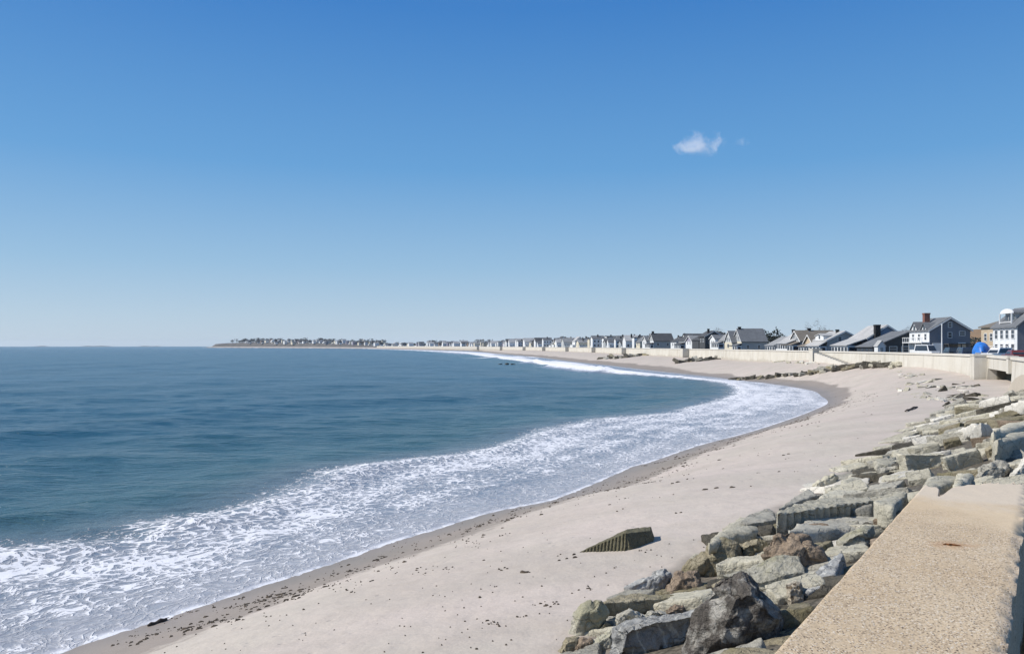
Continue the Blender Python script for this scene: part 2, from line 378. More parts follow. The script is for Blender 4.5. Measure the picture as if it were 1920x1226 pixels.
#@@REST
# ------------------------------------------------------------------ more materials
def siding(name, c, rough=0.75, pitch=0.22, var=0.10):
    m, nt, b = new_mat(name); k = NT(nt); P = k.pos(True)
    sep = k.n('ShaderNodeSeparateXYZ'); k.l(P, sep.inputs[0])
    saw = k.math('FRACT', k.math('DIVIDE', sep.outputs['Z'], pitch))
    n = k.noise(P, 0.7, 5, 0.6)
    col = k.mix(k.rng(n, 0.3, 0.7), tuple(x * (1 - var) for x in c), tuple(min(1, x * (1 + var)) for x in c))
    col = k.mix(k.rng(saw, 0.0, 0.10, 0.35, 0.0), col, tuple(x * 0.45 for x in c))
    k.l(col, b.inputs['Base Color']); b.inputs['Roughness'].default_value = rough; b.inputs['Specular IOR Level'].default_value = 0.3
    k.l(k.bump(saw, 0.4, 0.03), b.inputs['Normal']); return m
def roofing(name, c):
    m, nt, b = new_mat(name); k = NT(nt); P = k.pos(True)
    n = k.noise(P, 0.5, 5, 0.65); n2 = k.noise(k.mapping(P, (3, 3, 9)), 1.0, 2, 0.5)
    col = k.mix(k.rng(n, 0.3, 0.7), tuple(x * 0.8 for x in c), tuple(x * 1.2 for x in c))
    col = k.mix(k.rng(n2, 0.35, 0.65, 0, 0.45), col, tuple(x * 0.55 for x in c))
    k.l(col, b.inputs['Base Color']); b.inputs['Roughness'].default_value = 0.9; b.inputs['Specular IOR Level'].default_value = 0.25
    k.l(k.bump(n2, 0.5, 0.03), b.inputs['Normal']); return m
WALLC = dict(white=(.72,.73,.73), cream=(.66,.60,.47), grey=(.37,.385,.39), bluegrey=(.19,.20,.23), dark=(.07,.073,.077), brown=(.22,.16,.12), tan=(.52,.42,.30), pale=(.50,.51,.50), lilac=(.30,.28,.34), blue=(.20,.27,.38))
ROOFC = dict(dark=(.085,.088,.095), slate=(.17,.178,.19), grey=(.29,.293,.295), brown=(.21,.185,.155), light=(.44,.435,.43))
for q, c in WALLC.items(): M['w_' + q] = siding("siding_" + q, c)
for q, c in ROOFC.items(): M['r_' + q] = roofing("shingles_" + q, c)
M['trim'] = flat_mat("white_trim", (.76, .76, .75), 0.6)
M['glass'] = flat_mat("window_glass", (.035, .045, .06), 0.08, 0.2, 0.3, 0.6)
M['brick'] = rough_mat("brick", (.20, .09, .07), (.26, .13, .10), 3, 0.9)
M['blackstone'] = rough_mat("black_stack", (.022, .022, .024), (.035, .034, .034), 2, 0.8)
M['asphalt'] = rough_mat("asphalt", (.045, .046, .05), (.07, .07, .072), 0.8, 0.9, 0.3, 0.01, None, 0, 60)
M['land'] = rough_mat("dune_grass_ground", (.16, .14, .09), (.24, .20, .13), 0.06, 0.95, 0.5, 0.3, None, 0, 0.8)
M['bluff'] = rough_mat("bluff_earth", (.085, .08, .075), (.15, .135, .12), 0.05, 0.95, 0.6, 1.0, None, 0, 0.4)
M['hill'] = rough_mat("brown_hillside", (.30, .19, .105), (.22, .155, .09), 0.02, 0.95, 0.8, 2.0, None, 0, 0.35)
M['bark'] = rough_mat("bark", (.07, .055, .045), (.11, .09, .075), 2, 0.95)
M['leaf_dark'] = flat_mat("dark_foliage", (.035, .042, .036), 0.9, 0.35, 0.5, 0.15)
M['leaf_brown'] = flat_mat("bare_twigs", (.075, .062, .055), 0.9, 0.3, 0.5, 0.1)

def seawall_material(name, c1, c2, streak=True):
    m, nt, b = new_mat(name); k = NT(nt); P = k.pos()
    n1 = k.noise(P, 0.35, 5, 0.65); n2 = k.noise(P, 9, 4, 0.6)
    st = k.noise(k.mapping(P, (1.2, 1.2, 0.10)), 1.0, 4, 0.6)
    c = k.mix(k.rng(n1, 0.35, 0.65), c1, c2)
    if streak: c = k.mix(k.rng(st, 0.52, 0.74, 0, 0.45), c, (.30, .26, .20))
    c = k.mix(k.rng(n2, 0.4, 0.7, 0, 0.18), c, (.33, .29, .23))
    sep = k.n('ShaderNodeSeparateXYZ'); k.l(P, sep.inputs[0])
    damp = k.math('ADD', sep.outputs['Z'], k.rng(n1, 0.2, 0.8, -0.7, 0.7))
    c = k.mix(k.rng(damp, 3.3, 4.3, 0.5, 0.0, True), c, (.30, .27, .22))
    k.l(c, b.inputs['Base Color']); b.inputs['Roughness'].default_value = 0.9; b.inputs['Specular IOR Level'].default_value = 0.2
    k.l(k.bump(k.math('ADD', n1, k.math('MULTIPLY', n2, 0.3)), 0.4, 0.05), b.inputs['Normal']); return m
M['seawall'] = seawall_material("weathered_concrete", (.55, .515, .445), (.61, .58, .515))
M['coping'] = seawall_material("pale_coping_concrete", (.58, .545, .485), (.64, .61, .55), False)

# ------------------------------------------------------------------ walls along the shore
WD = np.diff(WALL, axis=0); WT = np.vstack([WD, WD[-1:]]); WT = WT / np.linalg.norm(WT, axis=1)[:, None]
WT[1:-1] = (WT[1:-1] + WT[:-2]) ; WT = WT / np.linalg.norm(WT, axis=1)[:, None]
WN = np.stack([WT[:, 1], -WT[:, 0]], 1)             # points inland
iY = np.arange(len(WALL))
def wall_at(Y):                                       # point, along, inland at a distance Y from the camera
    i = int(np.argmax(WALL[:, 1] >= Y)); i = max(i, 1)
    t = (Y - WALL[i - 1, 1]) / (WALL[i, 1] - WALL[i - 1, 1])
    p = WALL[i - 1] * (1 - t) + WALL[i] * t
    return p, WT[i], WN[i]
def loft(mb, Y0, Y1, prof, step=None):
    Ys = [Y0] + [y for y in WALL[:, 1][:int(np.argmax(WALL[:, 1]))] if Y0 + .5 < y < Y1 - .5] + [Y1]
    fr = [wall_at(y) for y in Ys]; n = len(prof); vs = []; fs = []
    for p, t, q in fr:
        for o, z in prof: vs.append((p[0] + q[0] * o, p[1] + q[1] * o, z))
    for i in range(len(fr) - 1):
        for j in range(n): fs.append((i * n + j, i * n + (j + 1) % n, (i + 1) * n + (j + 1) % n, (i + 1) * n + j))
    fs += [tuple(range(n)), tuple((len(fr) - 1) * n + j for j in range(n))]
    mb.add(vs, fs)
sw = tag(empty("sea_wall", (62, 102, 0)), "long cream concrete sea wall running along the back of the beach", "sea wall")
OFF = Vector((62, 102, 0))
def swb(mb, name, mat):
    mb.v = [(x - 62, y - 102, z) for x, y, z in mb.v]; return mb.build(name, mat, sw)
BODY = [(-0.30, 1.4), (0, 6.497), (0.9, 6.497), (0.9, 1.4)]; COPE = [(-0.16, 6.5), (-0.16, 6.8), (1.0, 6.8), (1.0, 6.5)]
mb = MB(); loft(mb, 57, 82, BODY); swb(mb, "wall_face", M['seawall'])
mb = MB(); loft(mb, 98, 1950, BODY); swb(mb, "wall_face", M['seawall'])
mb = MB(); loft(mb, 57, 1950, COPE); swb(mb, "coping", M['coping'])
mb = MB(); loft(mb, 82, 98, [(-0.02, 5.1), (0, 6.496), (0.8, 6.496), (0.8, 5.1)]); swb(mb, "lintel", M['seawall'])
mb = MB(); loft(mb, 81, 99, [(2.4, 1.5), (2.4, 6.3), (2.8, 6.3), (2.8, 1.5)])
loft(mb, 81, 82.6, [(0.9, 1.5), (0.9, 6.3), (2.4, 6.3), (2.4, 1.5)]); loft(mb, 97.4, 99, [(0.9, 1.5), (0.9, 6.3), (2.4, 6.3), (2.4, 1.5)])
loft(mb, 81, 99, [(0.9, 6.3), (0.9, 6.48), (2.8, 6.48), (2.8, 6.3)]); swb(mb, "recess", rough_mat("shaded_recess_concrete", (.11, .10, .075), (.20, .18, .13), 0.6))  # recess shade is put into this dark concrete colour
def pier(Y, along, out, ztop, zbot=2.0):
    mb = MB(); p, t, q = wall_at(Y); a = along / 2
    for z0, z1, g in ((zbot, ztop - .25, 0), (ztop - .25, ztop, .08)):
        c = [p + t * s * (a + g) + q * o for s, o in ((-1, -out - g), (1, -out - g), (1, 0.6), (-1, 0.6))]
        mb.add([(v[0], v[1], z0) for v in c] + [(v[0], v[1], z1) for v in c], [(0,3,2,1),(4,5,6,7),(0,1,5,4),(1,2,6,5),(2,3,7,6),(3,0,4,7)])
    swb(mb, "pier", M['seawall'])
pier(99.5, 2.6, 1.55, 6.92); pier(83.0, 1.4, 0.35, 6.9, 5.0); pier(181, 2.4, 1.6, 7.3)
for Y, o in ((300, 2.6), (398, 2.4), (492, 2.6), (580, 2.6), (668, 3.0), (760, 3.0), (900, 3.0), (1090, 3.4)): pier(Y, 3.0, o, 6.9)
# flight of steps beyond the tall pier
mb = MB()
for i in range(14):
    z1 = 6.3 - i * 0.19; Ya = 179 - i * 1.7
    loft(mb, Ya - 1.7, Ya, [(-1.5, 2.2), (-1.5, z1), (-0.28, z1), (-0.28, 2.2)])
swb(mb, "steps", M['coping'])

# smooth concrete end of the wall coming back towards the road
mb = MB(); c0 = np.array(pY(1893, 722, 46)); 
Yw = 45.0
pts = [(1886, 742), (1890, 729), (1896, 718), (1904, 709), (1914, 703), (1930, 700), (1965, 699), (2010, 699)]
top = [pY(a, b, 50 - 14 * (a - 1886) / 124) for a, b in pts]
vs = [(x, y, z) for x, y, z in top] + [(x, y, 1.8) for x, y, z in top]
dv = (0.8, -0.3)
vs += [(x + dv[0] * 1.2, y + dv[1] * 1.2, z) for x, y, z in top] + [(x + dv[0] * 1.2, y + dv[1] * 1.2, 1.8) for x, y, z in top]
n = len(top); fs = []
for i in range(n - 1): fs += [(i, i + 1, n + i + 1, n + i), (2 * n + i, 3 * n + i, 3 * n + i + 1, 2 * n + i + 1), (i, 2 * n + i, 2 * n + i + 1, i + 1)]
fs += [(0, n, 3 * n, 2 * n), (n - 1, 3 * n - 1, 4 * n - 1, 2 * n - 1)]
wing = mb.add(vs, fs).build("wing_wall", seawall_material("tan_wing_concrete", (.46, .40, .33), (.52, .46, .38), False))
tag(wing, "rounded tan concrete wing wall above the rocks at the right", "wall")

# ------------------------------------------------------------------ the near wall top
A0 = np.array(pz(1445, 1226, 6.8)[:2]); B0 = np.array(pz(1735, 905, 6.8)[:2]); ud = (B0 - A0) / np.linalg.norm(B0 - A0); vd = np.array([ud[1], -ud[0]]); NW = 0.757
def near_wall_material():
    m, nt, b = new_mat("exposed_aggregate_concrete"); k = NT(nt); P = k.pos()
    n1 = k.noise(P, 1.6, 6, 0.65); n2 = k.noise(P, 45, 3, 0.6)
    ua = k.attr('along')
    c = k.mix(k.rng(n1, 0.34, 0.66), (.53, .405, .265), (.60, .475, .325))
    pale = k.math('MULTIPLY', k.rng(k.math('ADD', ua, k.rng(n1, .3, .7, -.25, .25)), 3.55, 4.0, 0, 1, True), 0.75)
    c = k.mix(pale, c, (.61, .525, .425))
    wear = k.math('SUBTRACT', 1.0, k.math('MULTIPLY', k.rng(k.math('ADD', ua, k.rng(n1, .3, .7, -.5, .5)), 2.5, 3.6, 0, 1, True), 0.88))
    v = k.n('ShaderNodeTexVoronoi'); v.inputs['Scale'].default_value = 92; k.l(P, v.inputs['Vector'])
    hs = k.n('ShaderNodeSeparateColor'); k.l(v.outputs['Color'], hs.inputs[0])
    stone = k.math('MULTIPLY', k.rng(v.outputs['Distance'], 0.34, 0.46, 1, 0), k.rng(k.noise(P, 11, 3), 0.30, 0.48))
    sc = k.mix(k.rng(hs.outputs[0], 0.60, 0.62), (.74, .66, .55), (.12, .09, .07))
    sc = k.mix(k.rng(hs.outputs[1], 0.6, 0.62), sc, (.36, .27, .19))
    c = k.mix(k.math('MULTIPLY', k.math('MULTIPLY', stone, wear), 0.95), c, sc)
    v2 = k.voro(P, 40); c = k.mix(k.math('MULTIPLY', k.rng(v2, 0.12, 0.20, 0.9, 0.0), wear), c, (.09, .07, .055))
    c = k.mix(k.math('MULTIPLY', k.rng(n2, 0.42, 0.62, 0, 0.35), wear), c, (.30, .22, .15))
    # rust stain round a bit of bar
    rx, ry, rz = pz(1786, 1021, 6.8)
    mp = k.n('ShaderNodeVectorMath'); mp.operation = 'SUBTRACT'; k.l(P, mp.inputs[0]); mp.inputs[1].default_value = (rx, ry, rz)
    mq = k.n('ShaderNodeVectorMath'); mq.operation = 'MULTIPLY'; k.l(mp.outputs[0], mq.inputs[0]); mq.inputs[1].default_value = (8.5, 13, 0)
    ln = k.n('ShaderNodeVectorMath'); ln.operation = 'LENGTH'; k.l(mq.outputs[0], ln.inputs[0])
    rr_ = k.math('ADD', ln.outputs['Value'], k.rng(k.noise(P, 22, 4), .3, .7, -.45, .45))
    c = k.mix(k.rng(rr_, 0.1, 1.7, 0.5, 0, True), c, (.36, .18, .075))
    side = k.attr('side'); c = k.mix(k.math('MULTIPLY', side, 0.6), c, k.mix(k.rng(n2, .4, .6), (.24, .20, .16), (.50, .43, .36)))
    k.l(c, b.inputs['Base Color']); b.inputs['Roughness'].default_value = 0.92; b.inputs['Specular IOR Level'].default_value = 0.2
    h = k.math('ADD', k.math('MULTIPLY', stone, k.math('MULTIPLY', wear, 0.6)), k.math('MULTIPLY', n2, 0.5))
    h = k.math('SUBTRACT', h, k.math('MULTIPLY', k.rng(v2, 0.10, 0.17, 0.8, 0.0), wear))
    k.l(k.bump(h, 0.55, 0.006), b.inputs['Normal']); return m
us = np.concatenate([np.linspace(-7, -0.6, 60), np.linspace(-0.55, 1, 200)]); nv = 64
ts = np.linspace(0, 1, nv); V = []; at = []; sd = []
fu = np.concatenate([np.linspace(-7, -0.3, 40), np.linspace(-0.25, 0.90, 150)[1:], 0.90 + 0.10 * np.linspace(0, 1, 50)[1:]])
rng = np.random.RandomState(4)
def far_end(v): return np.interp(v, [0, .10, .135, .16, .185, .215, .27, .44, .60, .757], [4.58, 4.50, 4.38, 4.05, 4.12, 4.55, 4.70, 4.94, 5.04, 5.15])
nu = len(fu)
for i, s in enumerate(fu):
    for t in ts:
        v = t * NW; ue = far_end(v) + 0.05 * float(vnoise(v * 18, 0.5, seed=3))
        u = s * ue if s > 0 else s
        rj = 0.028 * max(0, float(fbm(u * 5.5, 2.2, o=4, seed=12)) + 0.02) * (1 if u > -1 else 0)
        v2 = min(v, NW - rj) if t > 0.86 else v
        v2 -= 0.004 * (float(vnoise(u * 4, 7.7, seed=31)) * (1 - min(t * 12, 1)))
        edge = max(0, 1 - t / 0.012); er = max(0, (t - 0.90) / 0.10); ef = max(0, (s - 0.97) / 0.03)
        z = 6.8 + 0.004 * float(fbm(u * 6, v * 6, o=3, seed=2)) - 0.012 * edge - 0.05 * er ** 2 * abs(float(fbm(u * 10, v * 10, o=2, seed=6))) * 1.6 - 0.10 * ef ** 2 * abs(float(fbm(u * 9, v * 14, o=2, seed=16))) * 2
        p = A0 + ud * u + vd * v2
        V.append((p[0], p[1], z)); at.append(u)
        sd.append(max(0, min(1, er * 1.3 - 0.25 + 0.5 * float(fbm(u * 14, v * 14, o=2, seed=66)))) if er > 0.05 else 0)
idx = np.arange(nu * nv).reshape(nu, nv); Q = [tuple(q) for q in np.stack([idx[:-1, :-1].ravel(), idx[1:, :-1].ravel(), idx[1:, 1:].ravel(), idx[:-1, 1:].ravel()], 1)[:, ::-1].tolist()]
rim = list(idx[:, 0]) + list(idx[-1, 1:]) + list(idx[:-1, -1][::-1]) + list(idx[0, 1:-1][::-1]); nb = len(V); m_ = len(rim)
lev = [6.74, 6.2, 2.6]; cen = A0 + vd * NW / 2
for li, zz in enumerate(lev):
    for r_ in rim:
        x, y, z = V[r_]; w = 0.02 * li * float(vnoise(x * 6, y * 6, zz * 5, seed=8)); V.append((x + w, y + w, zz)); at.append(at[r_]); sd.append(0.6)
for li in range(len(lev)):
    for j in range(m_):
        a, b_ = (rim[j], rim[(j + 1) % m_]) if li == 0 else (nb + (li - 1) * m_ + j, nb + (li - 1) * m_ + (j + 1) % m_)
        Q.append((a, nb + li * m_ + j, nb + li * m_ + (j + 1) % m_, b_))
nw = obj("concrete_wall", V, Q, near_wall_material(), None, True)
for nme, arr in (('along', at), ('side', sd)):
    a = nw.data.attributes.new(nme, 'FLOAT', 'POINT'); a.data.foreach_set('value', np.array(arr, np.float32))
bm = bmesh.new(); bm.from_mesh(nw.data); bmesh.ops.recalc_face_normals(bm, faces=bm.faces); bm.to_mesh(nw.data); bm.free()
nw.data.set_sharp_from_angle(angle=R(50))
tag(nw, "broad sandy speckled concrete wall top with a broken far end", "wall")
ru = MB(); rp = [pz(1768 + i * 5.5, 1020 + [0, -0.6, .4, .2, 1.0, 1.6, 2.2][i], 6.806) for i in range(7)]
ru.tube(rp, [.002, .005, .006, .006, .005, .004, .002], 6); tag(ru.build("rusty_bar", rough_mat("rust", (.16, .06, .02), (.24, .10, .03), 30)), "short rusty bar lying in the sandy concrete wall top", "metal bar")

# pavement behind the near wall, land behind the sea wall
pv = MB(); a = A0 + vd * (NW + 0.02) - ud * 9; b_ = A0 + vd * (NW + 0.02) + ud * 5.0; c_ = b_ + vd * 7; d_ = a + vd * 7
pv.add([(*a, 6.2), (*b_, 6.2), (*c_, 6.2), (*d_, 6.2)], [(0, 1, 2, 3)]); tag(pv.build("pavement", M['asphalt']), kind='structure')
def land_strip(name, Y0, Y1, offs, zf, mat, step=1):
    pts = [(WALL[i], WN[i]) for i in range(len(WALL)) if Y0 <= WALL[i, 1] <= Y1 and i <= int(np.argmax(WALL[:, 1]))]
    vs = []; n = len(offs)
    for p, q in pts:
        for o in offs:
            x, y = p[0] + q[0] * o, p[1] + q[1] * o; vs.append((x, y, zf(x, y, o, p)))
    fs = [(i * n + j, i * n + j + 1, (i + 1) * n + j + 1, (i + 1) * n + j) for i in range(len(pts) - 1) for j in range(n - 1)]
    o = obj(name, vs, fs, mat, None, True)
    bm = bmesh.new(); bm.from_mesh(o.data); bmesh.ops.recalc_face_normals(bm, faces=bm.faces)
    if sum(f.normal.z for f in bm.faces) < 0: bmesh.ops.reverse_faces(bm, faces=bm.faces)
    bm.to_mesh(o.data); bm.free(); return o
tag(land_strip("road", 3, 1950, [1.42, 4, 9.5], lambda x, y, o, p: 6.0 if p[1] > 60 or o > 2 else 5.2, M['asphalt']), kind='structure')
tag(land_strip("ground", 40, 1950, [9.5, 20, 40, 80, 160, 320, 640], lambda x, y, o, p: 5.98 + 0.002 * max(0, o - 40), M['land']), kind='structure')
def rise(p): return float(np.interp(p[1], [1500, 1800, 2200, 2500, 3005], [6, 7, 13, 20, 21]))
def head_z(x, y, o, p):
    h = rise(p); tip = float(np.interp(p[0], [-1205, -1165, -1060], [0.8, 0.92, 1.0])); n = 1 + 0.12 * float(vnoise(x / 60, y / 60, seed=3))
    return float(np.interp(o, [0, 6, 10, 26, 60], [-0.5, 3.0, 3.6, h * 0.85 * n * tip, h * n * tip]))
tag(land_strip("headland", 1940, 3200, [0, 6, 10, 16, 26, 40, 60, 110, 180], head_z, M['bluff']), "low dark headland at the far end of the bay", kind='structure')
# pale strip of shore under the headland
tag(land_strip("shore", 1940, 3080, [-14, -6, 2, 6.5], lambda x, y, o, p: float(np.interp(o, [-14, 2, 7], [-0.6, 2.5, 3.4])), flat_mat("pale_shore", (.42, .38, .33), 0.9)), kind='structure')
# brown hill behind the houses at the right
hv = []; hf = []; nx, ny = 60, 22
for j in range(ny):
    for i in range(nx):
        x = 240 + 460 * i / (nx - 1); y = 470 + 260 * j / (ny - 1)
        a_ = (x - 240) / 460; e_ = sstep(0, .36, a_) * (1 - 0.35 * sstep(0.75, 1, a_)) * math.sin(math.pi * min(1, j / (ny - 1) * 0.9 + 0.05))
        hv.append((x, y, 5.9 + 17.5 * float(e_) + 1.4 * float(fbm(x / 40, y / 40, o=3, seed=5)) * float(e_)))
for j in range(ny - 1):
    for i in range(nx - 1): hf.append((j * nx + i, j * nx + i + 1, (j + 1) * nx + i + 1, (j + 1) * nx + i))
tag(obj("hill", hv, hf, M['hill'], None, True), kind='structure')
# faint islands on the horizon
for px, w, h in ((78, 20, .2), (182, 56, .6), (282, 40, .3)):
    Yi = 7600; mbv = []; mbf = []; n = 14
    for i in range(n + 1):
        t = i / n; xx = (px - w / 2 + w * t - CX) / F * Yi; hh = max(0, math.sin(math.pi * t)) ** .6 * (h + 1.4) * Yi / F * (0.75 + .35 * float(vnoise(t * 6, px, seed=2)))
        for dy, f in ((-60, 0), (-20, 1), (20, 1), (60, 0)): mbv.append((xx, Yi + dy, -0.5 + hh * f))
    for i in range(n):
        for j in range(3): mbf.append((i * 4 + j, i * 4 + j + 1, i * 4 + j + 5, i * 4 + j + 4))
    tag(obj("island", mbv, mbf, M['bluff'], None, True), kind='structure')
#@@HOUSES
# ------------------------------------------------------------------ houses
BASE = 5.95
def win(parent, face, a, zc, w, h, loc, frame=None):
    # face: 'front' (-y) at y=loc, 'left' (-x) at x=loc ; a runs along the wall
    f = MB(); g = MB(); t = 0.09
    def bx(mb, a0, a1, z0, z1, d0, d1):
        if face == 'front': mb.box(a0, a1, loc - d1, loc - d0, z0, z1)
        else: mb.box(loc - d1, loc - d0, a0, a1, z0, z1)
    bx(f, a - w / 2 - t, a - w / 2, zc - h / 2 - t, zc + h / 2 + t, -0.02, 0.07); bx(f, a + w / 2, a + w / 2 + t, zc - h / 2 - t, zc + h / 2 + t, -0.02, 0.07)
    bx(f, a - w / 2, a + w / 2, zc + h / 2, zc + h / 2 + t, -0.02, 0.07); bx(f, a - w / 2, a + w / 2, zc - h / 2 - t, zc - h / 2, -0.02, 0.09)
    bx(f, a - w / 2, a + w / 2, zc - 0.03, zc + 0.03, -0.02, 0.05)
    bx(g, a - w / 2, a + w / 2, zc - h / 2, zc + h / 2, -0.02, 0.025)
    fo = f.build("window", frame or M['trim'], parent); g.build("pane", M['glass'], fo)
def gable_body(mb, x0, x1, y0, y1, z0, ez, rz_, rx=None):
    xm = (x0 + x1) / 2 if rx is None else rx
    mb.prism([(x0, z0), (x1, z0), (x1, ez), (xm, rz_), (x0, ez)], y0, y1)
def gable_roof(mb, x0, x1, y0, y1, ez, rz_, ov=0.35, t=0.2, rx=None):
    xm = (x0 + x1) / 2 if rx is None else rx
    sl = (rz_ - ez) / (xm - x0); sr = (rz_ - ez) / (x1 - xm); g = 0.03
    mb.prism([(x0 - ov, ez - sl * ov + g), (xm, rz_ + g), (x1 + ov, ez - sr * ov + g), (x1 + ov, ez - sr * ov + g + t), (xm, rz_ + g + t * 1.15), (x0 - ov, ez - sl * ov + g + t)], y0 - ov, y1 + ov)
def push(px, Y, need):                       # slide back along the sight line until clear of the sea wall
    while True:
        X = (px - CX) / F * Y
        if float(sdist(np.array([X]), np.array([Y]), WALL)[0]) >= need: return X, Y
        Y += 1.0
def house(name, label, px, Y, w, l, eave, ridge, wall, roof, sea=False, rot=None, chim=(), wf=(), wl=(), dorm=(), porch=None, side=None, salt=None, cat="house", group=None, stack=None, gtrim=True):
    """near-left corner at pixel column px and distance Y; local -y faces the camera, local -x the sea"""
    p, t, q = wall_at(Y); az = math.atan2(t[0], t[1]) if rot is None else R(rot)
    X, Y1 = push(px, Y, 7.0 + (porch[0] if porch else 0)); sc_ = Y1 / Y
    rz_ = -az
    o = tag(empty(name, (X, Y1, BASE - (sc_ - 1) * 2.05), rz_), label, cat, group); o.scale = (sc_,) * 3; e, r = eave - BASE, ridge - BASE
    # local frame: x 0..w inland, y 0..l away
    mb = MB()
    if not sea: gable_body(mb, 0, w, 0, l, -0.4, e, r, salt)
    else: mb.prism([(0, -0.4), (l, -0.4), (l, e), (l / 2, r), (0, e)], 0, w, 'x')
    wo_ = mb.build("wall", M['w_' + wall], o)
    mb = MB()
    if not sea: gable_roof(mb, 0, w, 0, l, e, r, rx=salt)
    else:
        s = (r - e) / (l / 2); ov = .35; g = .03; tt = .2
        mb.prism([(-ov, e - s * ov + g), (l / 2, r + g), (l + ov, e - s * ov + g), (l + ov, e - s * ov + g + tt), (l / 2, r + g + tt * 1.15), (-ov, e - s * ov + g + tt)], -ov, w + ov, 'x')
    ro = mb.build("roof", M['r_' + roof], o)
    if gtrim:
        mb = MB()
        if not sea:
            xm = w / 2 if salt is None else salt
            sl = (r - e) / xm; sr = (r - e) / (w - xm)
            mb.prism([(-.35, e - sl * .35 - .12), (xm, r - .12), (w + .35, e - sr * .35 - .12), (w + .35, e - sr * .35 + .1), (xm, r + .12), (-.35, e - sl * .35 + .1)], -.42, -.36)
        else:
            s = (r - e) / (l / 2)
            mb.prism([(-.35, e - s * .35 - .12), (l / 2, r - .12), (l + .35, e - s * .35 - .12), (l + .35, e - s * .35 + .1), (l / 2, r + .12), (-.35, e - s * .35 + .1)], -.42, -.36, 'x')
        mb.build("gable_trim", M['trim'], o)
    for (cx, cy, ch, cs, cm) in chim:
        mb = MB(); mb.box(cx - cs / 2, cx + cs / 2, cy - cs / 2, cy + cs / 2, min(e, ch - BASE - 2.5), ch - BASE - .25); mb.box(cx - cs / 2 - .07, cx + cs / 2 + .07, cy - cs / 2 - .07, cy + cs / 2 + .07, ch - BASE - .25, ch - BASE)
        mb.build("chimney", M[cm], ro)
    if stack:
        cx, cy, ch, cs, cm = stack; mb = MB(); mb.box(cx - cs / 2, cx + cs / 2, cy - cs / 2, cy + cs / 2, -.4, ch - BASE - .3); mb.box(cx - cs / 2 - .06, cx + cs / 2 + .06, cy - cs / 2 - .06, cy + cs / 2 + .06, ch - BASE - .3, ch - BASE)
        mb.build("chimney", M[cm], o)
    if side: mb = MB(); mb.box(-0.06, 0.0, 0.0, l, -0.4, e - 0.05); mb.build("side_wall", M['w_' + side], o)
    sx = -0.06 if side else 0.0
    for (a, z, ww, hh) in wf: win(o, 'front', a, z - BASE, ww, hh, 0.0)
    for (a, z, ww, hh) in wl: win(o, 'left', a, z - BASE, ww, hh, sx)
    for (a, dw, de, dr, dl, dmat) in dorm:        # cross gables that look to the sea
        mb = MB(); mb.prism([(a - dw / 2, e - .1), (a + dw / 2, e - .1), (a + dw / 2, de - BASE), (a, dr - BASE), (a - dw / 2, de - BASE)], -0.12, dl, 'x')
        d = mb.build("dormer", M['w_' + dmat], o)
        mb = MB(); s = (dr - de) / (dw / 2); ov = .2; g = .02; E = de - BASE; RR = dr - BASE
        mb.prism([(a - dw / 2 - ov, E - s * ov + g), (a, RR + g), (a + dw / 2 + ov, E - s * ov + g), (a + dw / 2 + ov, E - s * ov + g + .15), (a, RR + g + .18), (a - dw / 2 - ov, E - s * ov + g + .15)], -.35, dl, 'x')
        mb.build("dormer_roof", M['r_' + roof], d)
        f = MB(); f.box(-.17, -.1, a - .4, a + .4, (e + E) / 2 - .1, (e + E) / 2 + .8); f.build("dormer_window", M['glass'], d)
    if porch:                                    # depth, roof height at wall, at edge, wall material
        dp, z1, z0, pm, nw_ = porch; z1 -= BASE; z0 -= BASE
        mb = MB(); mb.prism([(-dp, z0), (sx - .01, z1), (sx - .01, z1 + .18), (-dp - .3, z0 - .03 + .12), (-dp - .3, z0 - .05)], -.2, l + .2); mb.build("porch_roof", M['r_' + roof], o)
        mb = MB(); mb.box(-dp, -.08, .05, l - .05, -.4, z0 - .05); po = mb.build("porch", M['w_' + pm], o)
        for i in range(nw_):
            f = MB(); a = (i + .5) * l / nw_; f.box(-dp - .03, -dp + .02, a - l / nw_ * .36, a + l / nw_ * .36, z0 - 1.45, z0 - .35); f.build("porch_window", M['glass'], po)
        f = MB(); f.box(-dp + .3, -.4, 0.02, .08, z0 - 1.5, z0 - .35); f.build("porch_window", M['glass'], po)
    return o

# the houses at the right, nearest first
hB = house("house", "white two storey house with painted shade on its grey end and an arched dormer at the right edge", 1908, 112, 8.5, 8.2, 10.85, 13.5, 'bluegrey', 'slate', side='white', salt=3.1,
      wl=[(a, z, .95, 1.25) for a in (1.3, 3.2, 5.0, 6.9) for z in (7.6, 9.7)], wf=[(3.2, 8.4, .9, 1.3), (6.4, 8.4, .9, 1.3), (4.8, 11.2, .8, 1.1)], gtrim=False)  # blue-grey end wall has its shade put into the colour
# its arched dormer
mb = MB(); mb.box(0.9, 3.6, 3.0, 6.2, 5.0, 6.9); d = mb.build("dormer", M['w_pale'], hB)
mb = MB(); pr = [(4.6 + 2.0 * math.cos(math.pi * i / 10), 6.88 + 0.62 * math.sin(math.pi * i / 10)) for i in range(11)]
mb.prism(pr, 0.55, 4.4, 'x'); dr_ = mb.build("dormer_roof", M['r_slate'], d)
mb = MB(); mb.prism([(4.6 + 2.12 * math.cos(math.pi * i / 10), 6.88 + 0.72 * math.sin(math.pi * i / 10)) for i in range(11)], 0.35, .55, 'x'); mb.build("arch_trim", M['trim'], dr_)
for a in (3.5, 4.6, 5.7): mb = MB(); mb.box(0.86, 0.95, a - .42, a + .42, 5.35, 6.65); mb.build("dormer_window", M['glass'], d)
mb = MB()
for a in (2.6, 6.6): mb.box(.2, .35, a - .08, a + .08, 4.9, 6.9)
mb.box(.18, .30, 2.6, 6.6, 5.5, 5.6); mb.build("balcony_rail", M['trim'], d)
